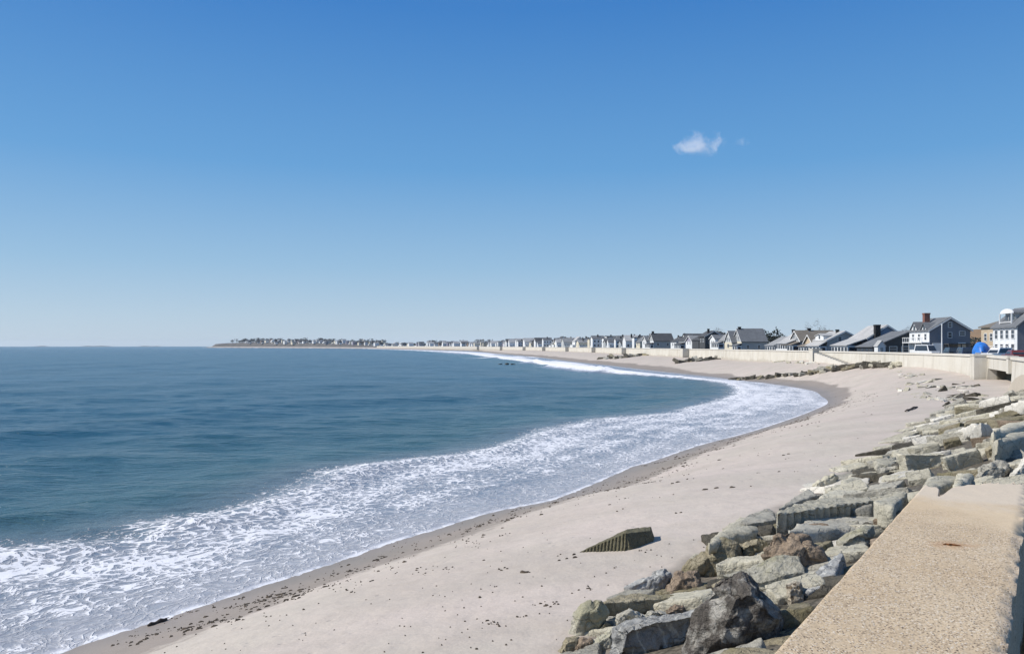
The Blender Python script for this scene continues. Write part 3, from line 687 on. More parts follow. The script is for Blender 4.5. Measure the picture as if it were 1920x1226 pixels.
mb = MB(); mb.box(-1.3, -.1, 0.1, 7.9, 0.9, 1.05)
for a in (0.2, 2.7, 5.2, 7.7): mb.box(-1.25, -1.1, a - .07, a + .07, -.4, 2.0)
mb.box(-1.26, -1.12, .2, 7.8, 1.9, 2.0); mb.build("porch_rail", M['trim'], hB)

house("house", "narrow tan house squeezed beside the white arched dormer house", 1867, 124, 6, 5, 11.0, 11.9, 'tan', 'brown', wl=[(1.4, 9.4, .8, 1.1), (3.4, 9.4, .8, 1.1)], wf=[(1.2, 8.6, .8, 1.2)])
hA = house("house", "big blue-grey gabled house with white sea side and brick chimney", 1743, 140, 7.0, 8.6, 10.8, 12.95, 'bluegrey', 'slate', side='white',
      chim=[(1.6, 5.2, 14.1, .95, 'brick')], wf=[(3.5, 11.75, .55, .8), (3.5, 9.9, .6, .9), (5.6, 10.2, .9, .7)],
      wl=[(1.5, 9.6, .8, 1.1), (4.2, 9.6, .8, 1.1), (6.8, 9.6, .8, 1.1), (2.4, 7.6, 1.1, 1.0), (5.6, 7.6, 1.1, 1.0)], dorm=[(1.9, 2.4, 11.0, 12.1, 2.6, 'white'), (6.2, 2.8, 11.1, 12.3, 2.6, 'white')])
mb = MB(); mb.box(-1.4, -.1, 0, 8.6, 2.55, 2.7)
for i in range(10): mb.box(-1.36, -1.28, i * .94, i * .94 + .07, -.4 if i % 3 == 0 else 2.7, 3.55)
mb.box(-1.38, -1.28, 0, 8.6, 3.5, 3.58); mb.build("balcony", M['trim'], hA)
mb = MB(); mb.box(.5, 2.3, -.08, 0.02, .1, 2.5); mb.build("garage_door", M['trim'], hA)
mb = MB(); mb.box(4.9, 6.2, -.08, 0.02, 1.2, 2.6); mb.build("panel", M['trim'], hA)
mb = MB(); mb.box(2.4, 6.8, -2.0, -.1, 2.3, 2.45)
for a in (2.5, 4.6, 6.7): mb.box(a - .07, a + .07, -1.95, -1.8, -.4, 2.3)
mb.build("deck", M['w_dark'], hA)

house("bungalow", "low dark bungalow with a broad grey roof in front of the white sea side", 1654, 146, 10.5, 8.5, 8.35, 10.6, 'dark', 'slate', wf=[(2.0, 7.3, 1.3, 1.0), (4.2, 7.3, 1.3, 1.0), (6.4, 7.3, 1.3, 1.0)], cat="bungalow", porch=(1.6, 8.3, 7.75, 'dark', 4), gtrim=False)
tag(empty("shed", (*push(1646, 141, 4.0), BASE), -.1), "small white gabled shed beside the black chimney stack", "shed")
sh = bpy.data.objects["shed"]; mb = MB(); gable_body(mb, 0, 1.5, 0, 2, -.3, 2.0, 3.0); mb.build("wall", M['w_white'], sh); mb = MB(); gable_roof(mb, 0, 1.5, 0, 2, 2.0, 3.0, .15, .1); mb.build("roof", M['r_light'], sh)
mb = MB(); mb.box(.5, 1.0, -.04, 0, .0, 1.7); mb.build("door", M['w_grey'], sh)
house("house", "blue-grey gabled house with tall black chimney stack and long light roof", 1627, 165, 8.0, 10, 9.6, 12.2, 'blue', 'light', wf=[(2.0, 9.8, .8, 1.0), (4.3, 9.8, .8, 1.0), (5.6, 9.8, .8, 1.0)], porch=(4.2, 9.5, 8.0, 'white', 5), stack=(1.7, -.6, 12.45, 1.05, 'blackstone'))
house("house", "grey house with two stepped light roofs and a white dormer wall", 1551, 184, 8.5, 9, 9.2, 11.3, 'grey', 'light', wf=[(3.0, 9.6, .8, .9), (6.0, 8.2, .9, 1.0)], chim=[(3.6, 3, 11.9, .6, 'blackstone')], dorm=[(4.5, 5.2, 10.3, 10.8, 2.6, 'white')], porch=(1.8, 9.0, 7.9, 'white', 4))
house("cottage", "tan roofed cottage with white front behind the tall pier", 1524, 188, 5.4, 5.5, 8.7, 10.6, 'tan', 'brown', sea=True, wl=[(1.6, 7.6, .9, 1.0), (3.6, 7.6, .9, 1.0)], porch=(1.5, 8.3, 7.8, 'white', 3), cat="cottage")
house("house", "long brown roofed house with a bright white gable facing the sea", 1502, 199, 9.5, 8, 9.2, 11.8, 'grey', 'brown', sea=True, side='white', chim=[(3.6, 4.0, 12.6, .7, 'blackstone'), (.6, 7.2, 12.3, .6, 'blackstone')], wl=[(2.6, 10.0, .7, 1.3), (5.0, 10.0, .7, 1.3)], porch=(2.2, 8.9, 8.2, 'white', 4))
house("cottage", "white cottage with a long pale roof sloping down towards the sea", 1491, 214, 7.5, 9, 9.6, 11.8, 'white', 'light', porch=(2.2, 9.4, 8.6, 'white', 5), wf=[(2, 8.2, .8, 1.2), (4.2, 8.2, .8, 1.2)], chim=[(4, 2, 12.4, .6, 'blackstone')], cat="cottage")
house("cottage", "low lilac cottage with white porch beside the big grey house", 1462, 232, 7.5, 8, 8.7, 10.6, 'lilac', 'grey', wf=[(1.6, 8.0, .9, 1.0), (4, 8.0, .9, 1.0)], porch=(1.6, 8.6, 8.0, 'white', 4), cat="cottage")
house("house", "big grey house with broad slate roof and cream gable to the sea", 1391, 250, 8.2, 9, 9.4, 13.4, 'grey', 'slate', sea=True, side='cream', chim=[(.7, 4.5, 14.2, .8, 'blackstone')], wl=[(3.2, 10.6, .7, 1.1), (5.8, 10.6, .7, 1.1), (4.5, 12.0, .6, .8), (2.8, 8.0, .9, 1.2), (6.2, 8.0, .9, 1.2)], wf=[(2, 7.6, .9, 1.0), (5.6, 7.6, .9, 1.0)], porch=(1.6, 8.6, 8.0, 'white', 4))
house("house", "cream house with a steep gable left of the big grey house", 1373, 268, 8, 8, 9.2, 13.0, 'pale', 'slate', sea=True, side='cream', wl=[(3, 10.2, .8, 1.1), (5.2, 10.2, .8, 1.1), (4, 8.0, 1.6, 1.2)])
house("house", "grey roofed house with two white balconies in the beach row", 1358, 282, 7, 8, 10.0, 12.2, 'pale', 'grey', porch=(2.2, 9.6, 8.9, 'white', 4), wf=[(2, 9.2, .8, 1.1), (4.6, 9.2, .8, 1.1)])
house("house", "tall narrow white house against the black walled house", 1341, 292, 4.2, 6, 10.6, 11.9, 'white', 'slate', sea=True, wl=[(1.5, 9.2, .9, 1.2), (3.6, 9.2, .9, 1.2)], wf=[(1, 8.4, .7, 1.0), (2.9, 8.4, .7, 1.0)])
house("house", "tall black walled house in the beach row", 1322, 300, 7, 8, 11.6, 13.6, 'dark', 'dark', wf=[(2, 9.4, .9, 1.2), (4.8, 9.4, .9, 1.2)], wl=[(2, 10, 1.0, 1.2), (5, 10, 1.0, 1.2)], chim=[(2, 2, 14.6, .7, 'blackstone')])
house("house", "dark low house with black roof under the lilac gable", 1310, 308, 5.5, 8, 10.3, 11.6, 'dark', 'dark', wf=[(2, 8.4, .9, 1.2)])
house("house", "lilac-grey house with a white gable to the sea", 1298, 318, 7, 8, 9.8, 12.0, 'lilac', 'grey', sea=True, side='white', wl=[(2.4, 9.2, .8, 1.2), (5.4, 9.2, .8, 1.2)], wf=[(2, 8.6, .8, 1.1), (4.8, 8.6, .8, 1.1)])
house("house", "pale lilac house with dark roof and white balcony", 1284, 330, 6.5, 8, 10.0, 12.4, 'lilac', 'dark', porch=(2.0, 9.2, 8.4, 'white', 4), wf=[(2, 9.2, .8, 1.1), (4.4, 9.2, .8, 1.1)], side='white')
house("house", "white house with flat dark roof end above the sea wall", 1268, 345, 6.5, 8, 9.8, 11.2, 'white', 'dark', wf=[(2, 8.6, .8, 1.1), (4.4, 8.6, .8, 1.1)], wl=[(2, 8.6, .9, 1.2), (5, 8.6, .9, 1.2)])
house("house", "wide house with long dark roof and chimney at its left end", 1226, 362, 9.5, 9, 10.2, 13.6, 'grey', 'dark', sea=True, side='white', chim=[(.8, 4.5, 14.8, .9, 'blackstone')], wl=[(2.4, 9.0, .9, 1.2), (6.2, 9.0, .9, 1.2)], wf=[(2, 8.6, 1.0, 1.2), (6.6, 8.6, 1.0, 1.2)], porch=(1.8, 9.2, 8.6, 'white', 4))
house("house", "pale house with grey roof left of the long dark roof", 1212, 376, 6.5, 8, 10.4, 12.6, 'pale', 'slate', sea=True, side='white', wl=[(2.4, 9.4, .8, 1.2), (5.4, 9.4, .8, 1.2)])
house("house", "tan house with slate roof farthest left of the houses with panes", 1200, 388, 6.0, 8, 9.8, 12.2, 'cream', 'slate', wf=[(2, 8.8, .8, 1.1), (4, 8.8, .8, 1.1)], wl=[(2, 8.8, .9, 1.2), (5, 8.8, .9, 1.2)])

# the far rows: every house its own object, too small to show parts
def far_mesh(name, w, l, e, r, wallm, roofm, seed):
    rs = random.Random(seed); v = []; f = []; mi = []
    def add(mb, k): 
        b = len(v); v.extend(mb.v); f.extend([tuple(i + b for i in q) for q in mb.f]); mi.extend([k] * len(mb.f))
    mb = MB(); gable_body(mb, 0, w, 0, l, -1.5, e, r); add(mb, 0)
    mb = MB(); gable_roof(mb, 0, w, 0, l, e, r, .35, .22); add(mb, 1)
    mb = MB()
    for z in ((1.5, 2.9), (4.2, 5.5)):
        if z[1] > e - .2: continue
        for k in range(3):
            a = w * (k + .6) / 3.2; mb.box(a - .5, a + .4, -.04, .02, *z)
            a = l * (k + .6) / 3.2; mb.box(-.04, .02, a - .5, a + .5, *z)
    add(mb, 2)
    mb = MB()
    if rs.random() < .6: mb.box(w * .3 - .4, w * .3 + .4, l * .5 - .4, l * .5 + .4, e, r + 1.0); add(mb, 3)
    if rs.random() < .5:
        mb = MB(); gable_body(mb, w * .25, w * .8, -3.2, .02, -1.5, e * .75, e * .75 + 1.8); add(mb, 4 if rs.random() < .5 else 0); mb = MB(); gable_roof(mb, w * .25, w * .8, -3.2, 0, e * .75, e * .75 + 1.8, .25, .18); add(mb, 1)
    if rs.random() < .6:
        mb = MB(); mb.box(-2.0, -.05, .3, l - .3, -1.5, 2.4); add(mb, 4); mb = MB(); mb.box(-1.98, -1.9, .8, l - .8, 1.0, 1.9); add(mb, 2)
    me = bpy.data.meshes.new(name); me.from_pydata(v, [], f)
    for m in (M['w_' + wallm], M['r_' + roofm], M['glass'], M['blackstone'], M['w_white']): me.materials.append(m)
    me.polygons.foreach_set('material_index', mi); me.update()
    bm = bmesh.new(); bm.from_mesh(me); bmesh.ops.recalc_face_normals(bm, faces=bm.faces); bm.to_mesh(me); bm.free(); return me
KINDS = [('white', 'light', 'white', 'pale grey'), ('cream', 'grey', 'cream', 'light grey'), ('white', 'slate', 'white', 'slate'), ('white', 'dark', 'white', 'black'), ('grey', 'dark', 'grey', 'black'), ('cream', 'slate', 'cream', 'slate'), ('dark', 'dark', 'black walled', 'black'), ('bluegrey', 'slate', 'blue-grey', 'slate'),
         ('pale', 'grey', 'pale grey', 'light grey'), ('white', 'grey', 'white', 'light grey'), ('brown', 'dark', 'brown', 'black'), ('lilac', 'slate', 'lilac-grey', 'slate')]
PROT = []
for i, (a, b, la, lb) in enumerate(KINDS):
    for s in range(2):
        w, l, e, r = [(8, 10, 5.4, 8.6), (9.5, 9, 4.6, 6.6), (6, 8, 6.6, 8.4), (10, 8, 5.0, 8.2), (7, 7, 7.0, 7.5), (5.5, 9, 4.6, 7.2), (11, 9, 3.6, 6.8)][(i + 3 * s + i // 3) % 7]
        PROT.append((far_mesh("far_house", w, l, e, r, a, b, i * 7 + s), la, lb, max(w, l)))
rs = random.Random(11)
def far_house(x, y, z, az, zone, sc):
    me, la, lb, _ = PROT[rs.randrange(len(PROT))] if zone != 0 else PROT[rs.choice(list(range(len(PROT))) + [0, 1, 2, 3, 4, 5, 0, 1, 6, 7, 16, 17])]
    o = bpy.data.objects.new("house", me); COL.objects.link(o); o.location = (x, y, z); o.rotation_euler = (0, 0, -az + (math.pi / 2 if rs.random() < .5 else 0)); o.scale = (sc, sc, sc * rs.uniform(.9, 1.15))
    where = ["in the distant row behind the sea wall", "in the farthest low row before the headland", "on top of the dark headland"][zone]
    tag(o, "tiny %s house with %s roof %s" % (la, lb, where), "house", "%s houses with %s roofs %s" % (la, lb, where))
def along(Y0, Y1, pitch, off, zone, zf, sc=(.9, 1.1), jit=2.0):
    pts = [(WALL[i], WN[i], WT[i]) for i in range(int(np.argmax(WALL[:, 1])) + 1)]
    acc = 0; nxt = pitch * rs.random()
    for (p, q, t), (p2, _, _) in zip(pts[:-1], pts[1:]):
        L = float(np.linalg.norm(p2 - p))
        while nxt < acc + L:
            f = (nxt - acc) / L; c = p * (1 - f) + p2 * f
            if Y0 <= c[1] <= Y1:
                o_ = off + rs.uniform(-jit, jit); x, y = c[0] + q[0] * o_, c[1] + q[1] * o_
                far_house(x, y, zf(x, y, o_, c), math.atan2(t[0], t[1]), zone, rs.uniform(*sc))
            nxt += pitch * rs.uniform(.85, 1.2)
        acc += L
along(400, 1250, 9.6, 16, 0, lambda *a: BASE, (.75, 1.12))
along(400, 1250, 15.0, 48, 0, lambda *a: BASE + .4, (1.0, 1.22), 5)
along(1250, 1930, 21.0, 16, 1, lambda *a: BASE, (.95, 1.2), 4)
along(1960, 2920, 24.0, 30, 2, head_z, (1.0, 1.3), 8)
along(2050, 2890, 27.0, 58, 2, head_z, (1.0, 1.35), 8)

# ------------------------------------------------------------------ trees
def tree_mesh(name, h, rad, seed, bare=False, trunk=0.3):
    rs2 = random.Random(seed); t = MB(); c = MB()
    t.tube([(0, 0, -.5), (.1 * h * .1, 0, h * .35), (0, .05 * h * .1, h * .8)], [.045 * h, .03 * h, .008 * h], 6)
    tips = []
    for i in range(9):
        a = rs2.uniform(0, 6.28); z0 = h * rs2.uniform(.25, .6); d = rad * rs2.uniform(.5, .95); z1 = z0 + h * rs2.uniform(.12, .35)
        t.tube([(0, 0, z0), (math.cos(a) * d * .5, math.sin(a) * d * .5, (z0 + z1) / 2 + .03 * h), (math.cos(a) * d, math.sin(a) * d, z1)], [.014 * h, .009 * h, .003 * h], 5); tips.append((math.cos(a) * d, math.sin(a) * d, z1))
    n = 330 if not bare else 420
    cl = [(rs2.gauss(0, .45) * rad, rs2.gauss(0, .45) * rad, h * rs2.uniform(.35, .98), rs2.uniform(.22, .45) * rad) for _ in range(11)] + [(x, y, z, .35 * rad) for x, y, z in tips]
    for i in range(n):
        cx, cy, cz, cr = rs2.choice(cl); p = Vector((rs2.gauss(0, 1), rs2.gauss(0, 1), rs2.gauss(0, .8))); p = p.normalized() * cr * rs2.uniform(.3, 1.05) + Vector((cx, cy, cz))
        u = Vector((rs2.gauss(0, 1), rs2.gauss(0, 1), rs2.gauss(0, 1))).normalized(); w_ = u.orthogonal().normalized()
        if bare: L, wd_ = rad * rs2.uniform(.15, .4), rad * .012
        else: L, wd_ = rad * rs2.uniform(.07, .16), rad * rs2.uniform(.06, .12)
        if bare: u.z = abs(u.z)
        c.add([p - u * L * .5 - w_ * wd_, p + u * L * .5 - w_ * wd_ * .4, p + u * L * .5 + w_ * wd_ * .4, p - u * L * .5 + w_ * wd_], [(0, 1, 2, 3)])
    return t, c
def tree_join(name, h, rad, seed, leaf):
    t, c = tree_mesh(name, h, rad, seed); me = bpy.data.meshes.new(name); b = len(t.v)
    me.from_pydata(t.v + c.v, [], t.f + [tuple(i + b for i in q) for q in c.f]); me.materials.append(M['bark']); me.materials.append(leaf)
    me.polygons.foreach_set('material_index', [0] * len(t.f) + [1] * len(c.f)); me.update(); return me
TP = [tree_join("tree", 10, 4.6, 1, M['leaf_dark']), tree_join("tree", 8, 5.0, 2, M['leaf_dark']), tree_join("tree", 11, 4.2, 3, M['leaf_brown']), tree_join("tree", 7.5, 4.4, 4, M['leaf_brown'])]
def tree_at(x, y, z, zone, sc):
    i = rs.randrange(4); o = bpy.data.objects.new("tree", TP[i]); COL.objects.link(o); o.location = (x, y, z); o.rotation_euler = (0, 0, rs.uniform(0, 6.28)); o.scale = (sc * rs.uniform(.9, 1.3), sc * rs.uniform(.9, 1.3), sc)
    where = ["among the houses of the distant beach row", "in the low row before the headland", "between the houses on the headland"][zone]
    ty = "dark evergreen" if i < 2 else "brown leafless"
    tag(o, "small %s tree %s" % (ty, where), "tree", "%s trees %s" % (ty, where))
def trees(Y0, Y1, n, offs, zone, zf, sc):
    pts = [i for i in range(int(np.argmax(WALL[:, 1]))) if Y0 <= WALL[i, 1] <= Y1]
    for _ in range(n):
        i = rs.choice(pts); f = rs.random(); p = WALL[i] * (1 - f) + WALL[i + 1] * f; q = WN[i]; o_ = rs.uniform(*offs); x, y = p[0] + q[0] * o_, p[1] + q[1] * o_
        tree_at(x, y, zf(x, y, o_, p), zone, rs.uniform(*sc))
trees(500, 1250, 26, (34, 75), 0, lambda *a: BASE, (.7, .95))
trees(1250, 1930, 26, (28, 80), 1, lambda *a: BASE, (1.0, 1.35))
trees(1960, 2960, 95, (24, 90), 2, head_z, (.9, 1.5))
# a few trees with their own trunk and crown close behind the near houses
for i, (px, Y, h, rad, lab) in enumerate(((1536, 230, 8.8, 3.6, "bare twiggy tree behind the brown roofed house"), (1692, 200, 7.2, 2.6, "bare tree showing over the grey bungalow roof"),
        (1445, 300, 9.0, 4.6, "dark bushy tree behind the lilac cottage"), (1345, 360, 10, 3.8, "bare tree behind the tall narrow white house"))):
    p = ((px - CX) / F * Y, Y, BASE); bare = 'dark' not in lab
    o = tag(empty("tree", p), lab, "tree"); t, c = tree_mesh("t", h, rad, 40 + i, bare)
    t.build("trunk", M['bark'], o); c.build("crown", M['leaf_brown' if bare else 'leaf_dark'], o)
# wood far behind the houses, one mass
wv = MB(); rs3 = random.Random(5)
for _ in range(5200):
    px = rs3.uniform(1330, 1885); Y = rs3.uniform(430, 470); 
    top = 8.5 + 4.2 * (0.5 + 0.5 * float(vnoise(px / 14, .3, seed=6))) + (3.5 if px < 1500 else 0) + (3.0 if px > 1790 else 0); X = (px - CX) / F * Y; z = rs3.uniform(5.5, top)
    u = Vector((rs3.gauss(0, 1), rs3.gauss(0, 1), rs3.gauss(0, 1))).normalized(); w_ = u.orthogonal().normalized(); L = rs3.uniform(.3, .75); p = Vector((X, Y, z))
    wv.add([p - u * L - w_ * L, p + u * L - w_ * L * .6, p + u * L * .7 + w_ * L, p - u * L + w_ * L * .8], [(0, 1, 2, 3)])
tag(wv.build("wood", M['leaf_dark']), "dark strip of woodland behind the row of houses", kind='stuff')

# ------------------------------------------------------------------ vehicles and poles behind the wall
def paint(name, c):
    m, nt, b = new_mat(name); k = NT(nt); n = k.noise(k.pos(True), 1.5, 4); k.l(k.mix(k.rng(n, .3, .7), tuple(x * .9 for x in c), c), b.inputs['Base Color']); b.inputs['Roughness'].default_value = .25; b.inputs['Coat Weight'].default_value = .6; return m
M['tyre'] = rough_mat("tyre_rubber", (.02, .02, .02), (.03, .03, .03), 5); M['metal'] = flat_mat("steel", (.45, .46, .47), .35)
M['lamp'] = flat_mat("lamp_glass", (.75, .72, .68), .15)
def car(label, px, Y, rz_, col, kind='suv'):
    o = tag(empty("parked_car", (*push(px, Y, 3.2), 6.0), rz_), label, "car"); m = paint("car_paint", col)
    L, W = 4.5, 1.8; H1, H2 = (.95, 1.72) if kind == 'suv' else ((.9, 1.45) if kind == 'car' else (1.05, 2.15))
    body = [(-L / 2, .35), (L / 2, .35), (L / 2, H1 * .8), (L / 2 - .15, H1), (-L / 2 + .1, H1), (-L / 2, H1 * .8)]
    cab = dict(suv=[(-L / 2 + .1, H1 - .01), (L / 2 - 1.25, H1 - .01), (L / 2 - 1.9, H2), (-L / 2 + .35, H2)], car=[(-L / 2 + .7, H1 - .01), (L / 2 - 1.2, H1 - .01), (L / 2 - 1.9, H2), (-L / 2 + 1.3, H2)], van=[(-L / 2 + .02, H1 - .01), (L / 2 - .75, H1 - .01), (L / 2 - 1.35, H2), (-L / 2 + .08, H2)])[kind]
    def sec(mb, prof, w0, w1):               # length along x, width along y, narrower at the top
        zs = [z for _, z in prof]; lo, hi = min(zs), max(zs)
        for s in (-1,):
            n = len(prof); vs = [(x, -(w0 + (w1 - w0) * (z - lo) / (hi - lo)) / 2, z) for x, z in prof] + [(x, (w0 + (w1 - w0) * (z - lo) / (hi - lo)) / 2, z) for x, z in prof]
            mb.add(vs, [tuple(range(n)), tuple(range(2 * n - 1, n - 1, -1))] + [(i, i + n, (i + 1) % n + n, (i + 1) % n) for i in range(n)])
    mb = MB(); sec(mb, body, W, W - .06); sec(mb, cab, W - .1, W - .45); b = mb.build("body", m, o)
    bv = b.modifiers.new("bevel", 'BEVEL'); bv.width = .06; bv.segments = 2; bv.limit_method = 'ANGLE'
    g = MB(); cx0, cx1 = cab[3][0] + .25, cab[2][0] - .05; zl, zh = H1 + .06, H2 - .12
    for s in (-1, 1):
        yl, yh = s * (W - .12) / 2, s * (W - .38) / 2
        g.add([(cx0 - .1, yl, zl), (cx1 + .45, yl, zl), (cx1, yh, zh), (cx0, yh, zh)], [(0, 1, 2, 3)])
    a, c_ = cab[1], cab[2]; g.add([(a[0] + .01, -.72, zl), (a[0] + .01, .72, zl), (c_[0] + .07, .6, zh), (c_[0] + .07, -.6, zh)], [(0, 1, 2, 3)])
    a, c_ = cab[0], cab[3]; g.add([(a[0] - .02, -.72, zl), (a[0] - .02, .72, zl), (c_[0] - .05, .6, zh), (c_[0] - .05, -.6, zh)], [(0, 1, 2, 3)])
    g.build("windows", M['glass'], o)
    for x in (-1.4, 1.4):
        for s in (-1, 1):
            t = MB(); pr = [(.33 * math.cos(i * math.pi / 8), .33 + .33 * math.sin(i * math.pi / 8)) for i in range(16)]; t.prism([(x + u, w) for u, w in pr], s * .93 - .1, s * .93 + .1); wh = t.build("wheel", M['tyre'], o)
            t = MB(); t.prism([(x + u * .55, .33 + (w - .33) * .55) for u, w in pr], s * .93 - .11, s * .93 + .11); t.build("rim", M['metal'], wh)
    for s in (-1, 1):
        h = MB(); h.box(L / 2 - .04, L / 2 + .02, s * .62 - .2, s * .62 + .2, H1 * .68, H1 * .82); h.build("headlight", M['lamp'], o)
    return o
car("white van parked end-on in front of the big blue-grey house", 1738, 129, R(-80), (.78, .78, .78), 'van')
car("white car parked beside the blue covered boat", 1870, 104, R(200), (.76, .77, .78), 'suv')
car("dark red car in front of the white arched dormer house", 1903, 99, R(75), (.16, .035, .03), 'car')
car("black car under the deck of the blue-grey house", 1782, 126, R(78), (.02, .021, .024), 'suv')
car("dark blue car right of the black car under the deck", 1806, 122, R(78), (.03, .04, .075), 'suv')
bt = tag(empty("covered_boat", (*push(1840, 111, 3.4), 6.0), R(60)), "boat on a trailer under a bright blue tarpaulin behind the wall", "boat")
tv = []; tf = []; n1_, n2_ = 16, 12
for i in range(n1_):
    t = i / (n1_ - 1); x = -2.6 + 5.2 * t; w = 1.15 * max(.02, math.sin(math.pi * t)) ** .35 * min(1, .75 + t); h = .5 + 1.4 * max(0, math.sin(math.pi * t)) ** .5
    for j in range(n2_):
        a = math.pi * j / (n2_ - 1); r_ = 1 + .09 * float(vnoise(i * .9, j * .9, seed=2)); tv.append((x, -math.cos(a) * w * r_, .62 + h * math.sin(a) ** .8 * r_))
for i in range(n1_ - 1):
    for j in range(n2_ - 1): tf.append((i * n2_ + j, i * n2_ + j + 1, (i + 1) * n2_ + j + 1, (i + 1) * n2_ + j))
obj("tarpaulin", tv, tf, flat_mat("blue_tarp", (.03, .17, .55), .45, .3, 1.2), bt, True)
hv_ = MB(); hv_.prism([(-2.5, .62), (2.3, .62), (2.75, 1.0), (-2.6, 1.0)], -.8, .8); hv_.build("hull", M['trim'], bt)
hv_ = MB(); hv_.box(-2.2, 3.2, -.06, .06, .42, .54); hv_.box(-1.0, -.8, -.95, .95, .36, .48); hv_.build("trailer_frame", M['metal'], bt)
for s in (-1, 1): t = MB(); t.prism([(-.9 + .3 * math.cos(i * math.pi / 8), .3 + .3 * math.sin(i * math.pi / 8)) for i in range(16)], s * 1.0 - .09, s * 1.0 + .09); t.build("wheel", M['tyre'], bt)
fp = tag(empty("flagpole", (*push(1766, 124, 2.5), 6.0)), "slim white flagpole in front of the blue-grey house", "flagpole")
mb = MB(); mb.tube([(0, 0, -.2), (0, 0, 2.5), (0, 0, 5.3)], [.10, .09, .07], 8); mb.build("pole", M['trim'], fp); mb = MB(); mb.tube([(0, 0, 5.3), (0, 0, 5.36), (0, 0, 5.46), (0, 0, 5.52)], [.04, .1, .1, .03], 8); mb.build("finial", M['trim'], fp)
#@@ROCKS
# ------------------------------------------------------------------ rocks
def rock_mat(name, c1, c2, c3, scale=2.2, vein=None, speck=None, bump=0.8, moss_highlight=None):
    m, nt, b = new_mat(name); k = NT(nt); P = k.pos(True); oi = k.n('ShaderNodeObjectInfo')
    off = k.n('ShaderNodeVectorMath'); off.operation = 'ADD'; k.l(P, off.inputs[0])
    cb = k.n('ShaderNodeCombineXYZ'); k.l(k.math('MULTIPLY', oi.outputs['Random'], 37.0), cb.inputs[0]); k.l(k.math('MULTIPLY', oi.outputs['Random'], 91.0), cb.inputs[1]); k.l(cb.outputs[0], off.inputs[1]); P = off.outputs[0]
    n1 = k.noise(P, scale, 6, 0.65, 0.3); n2 = k.noise(P, scale * 7, 5, 0.65); n3 = k.noise(P, 60, 3, 0.6)
    c = k.mix(k.rng(n1, 0.36, 0.64), c1, c2); c = k.mix(k.rng(n2, 0.48, 0.72, 0, 0.75), c, c3)
    if moss_highlight: c = k.mix(k.rng(k.noise(P, scale * .8, 4, .6), .47, .63, 0, .75), c, moss_highlight)
    c = k.mix(k.rng(n3, 0.5, 0.72, 0, 0.5), c, tuple(x * 0.35 for x in c1))
    if speck: c = k.mix(k.rng(k.voro(P, speck[0]), 0.22, 0.32, 0.9, 0.0), c, speck[1])
    if vein:
        wv_ = k.n('ShaderNodeTexWave', Scale=vein[1], Distortion=9.0, Detail=4.0); wv_.inputs['Detail Scale'].default_value = 1.6; wv_.inputs['Detail Roughness'].default_value = .65; k.l(k.mapping(P, (1, .7, .5), (.5, .3, .9)), wv_.inputs['Vector'])
        c = k.mix(k.math('MULTIPLY', k.rng(wv_.outputs['Fac'], vein[2], vein[2] + .16, 0, 0.9), k.rng(n2, .3, .55)), c, vein[0])
    wq = k.n('ShaderNodeTexNoise', Scale=scale * 1.6, Detail=5.0); k.l(P, wq.inputs['Vector']); wv2 = k.n('ShaderNodeVectorMath'); wv2.operation = 'SCALE'; wv2.inputs['Scale'].default_value = .9 / scale; k.l(wq.outputs['Color'], wv2.inputs[0])
    wv3 = k.n('ShaderNodeVectorMath'); wv3.operation = 'ADD'; k.l(P, wv3.inputs[0]); k.l(wv2.outputs[0], wv3.inputs[1])
    cr = k.voro(k.mapping(wv3.outputs[0], (1, 1, 1.6)), scale * 0.9, 'DISTANCE_TO_EDGE')
    c = k.mix(k.math('MULTIPLY', k.rng(cr, 0.0, 0.03, 0.6, 0.0), k.rng(n1, .45, .55)), c, tuple(x * 0.25 for x in c1))
    c = k.mix(1.0, c, k.rng(oi.outputs['Random'], 0, 1, .82, 1.15), 'MULTIPLY'); c = k.mix(1.0, c, (1.0, .965, .905), 'MULTIPLY')
    k.l(c, b.inputs['Base Color']); b.inputs['Roughness'].default_value = 0.88; b.inputs['Specular IOR Level'].default_value = 0.22
    h = k.math('ADD', k.math('ADD', k.math('MULTIPLY', n1, 1.2), k.math('MULTIPLY', n2, 0.6)), k.math('MULTIPLY', n3, 0.12)); h = k.math('ADD', h, k.rng(cr, 0, .03, -.25, 0))
    k.l(k.bump(h, bump, 0.11), b.inputs['Normal']); return m
M['k_pale'] = rock_mat("pale_granite", (.47, .45, .37), (.57, .55, .475), (.34, .32, .255), 1.8)
M['k_grey'] = rock_mat("grey_granite", (.36, .35, .315), (.46, .45, .405), (.24, .23, .20), 2.0)
M['k_white'] = rock_mat("bleached_granite", (.64, .625, .585), (.72, .705, .67), (.48, .465, .42), 1.6)
M['k_olive'] = rock_mat("olive_stained_stone", (.29, .26, .19), (.38, .345, .26), (.16, .14, .10), 2.6, moss_highlight=(.21, .19, .11))
M['k_brown'] = rock_mat("brown_stone", (.25, .195, .15), (.36, .29, .225), (.12, .092, .07), 3.0)
M['k_blue'] = rock_mat("blue_grey_veined_stone", (.31, .32, .33), (.42, .43, .44), (.19, .195, .20), 1.8, vein=((.58, .59, .58), 1.9, .82))
M['k_black'] = rock_mat("black_and_white_stone", (.10, .092, .085), (.17, .155, .145), (.04, .038, .036), 4.2, moss_highlight=(.60, .59, .56))  # white blotches stand for lichen and for painted sunlit highlights
M['k_speck'] = rock_mat("speckled_stone", (.50, .45, .37), (.58, .54, .47), (.30, .24, .17), 3.0, speck=(9, (.12, .09, .06)))
M['k_dark'] = rock_mat("dark_wet_stone", (.075, .07, .058), (.13, .12, .10), (.04, .037, .03), 2.2)
M['k_green'] = rock_mat("greenish_grey_stone", (.43, .42, .36), (.54, .53, .47), (.28, .27, .22), 2.4, moss_highlight=(.34, .33, .22))
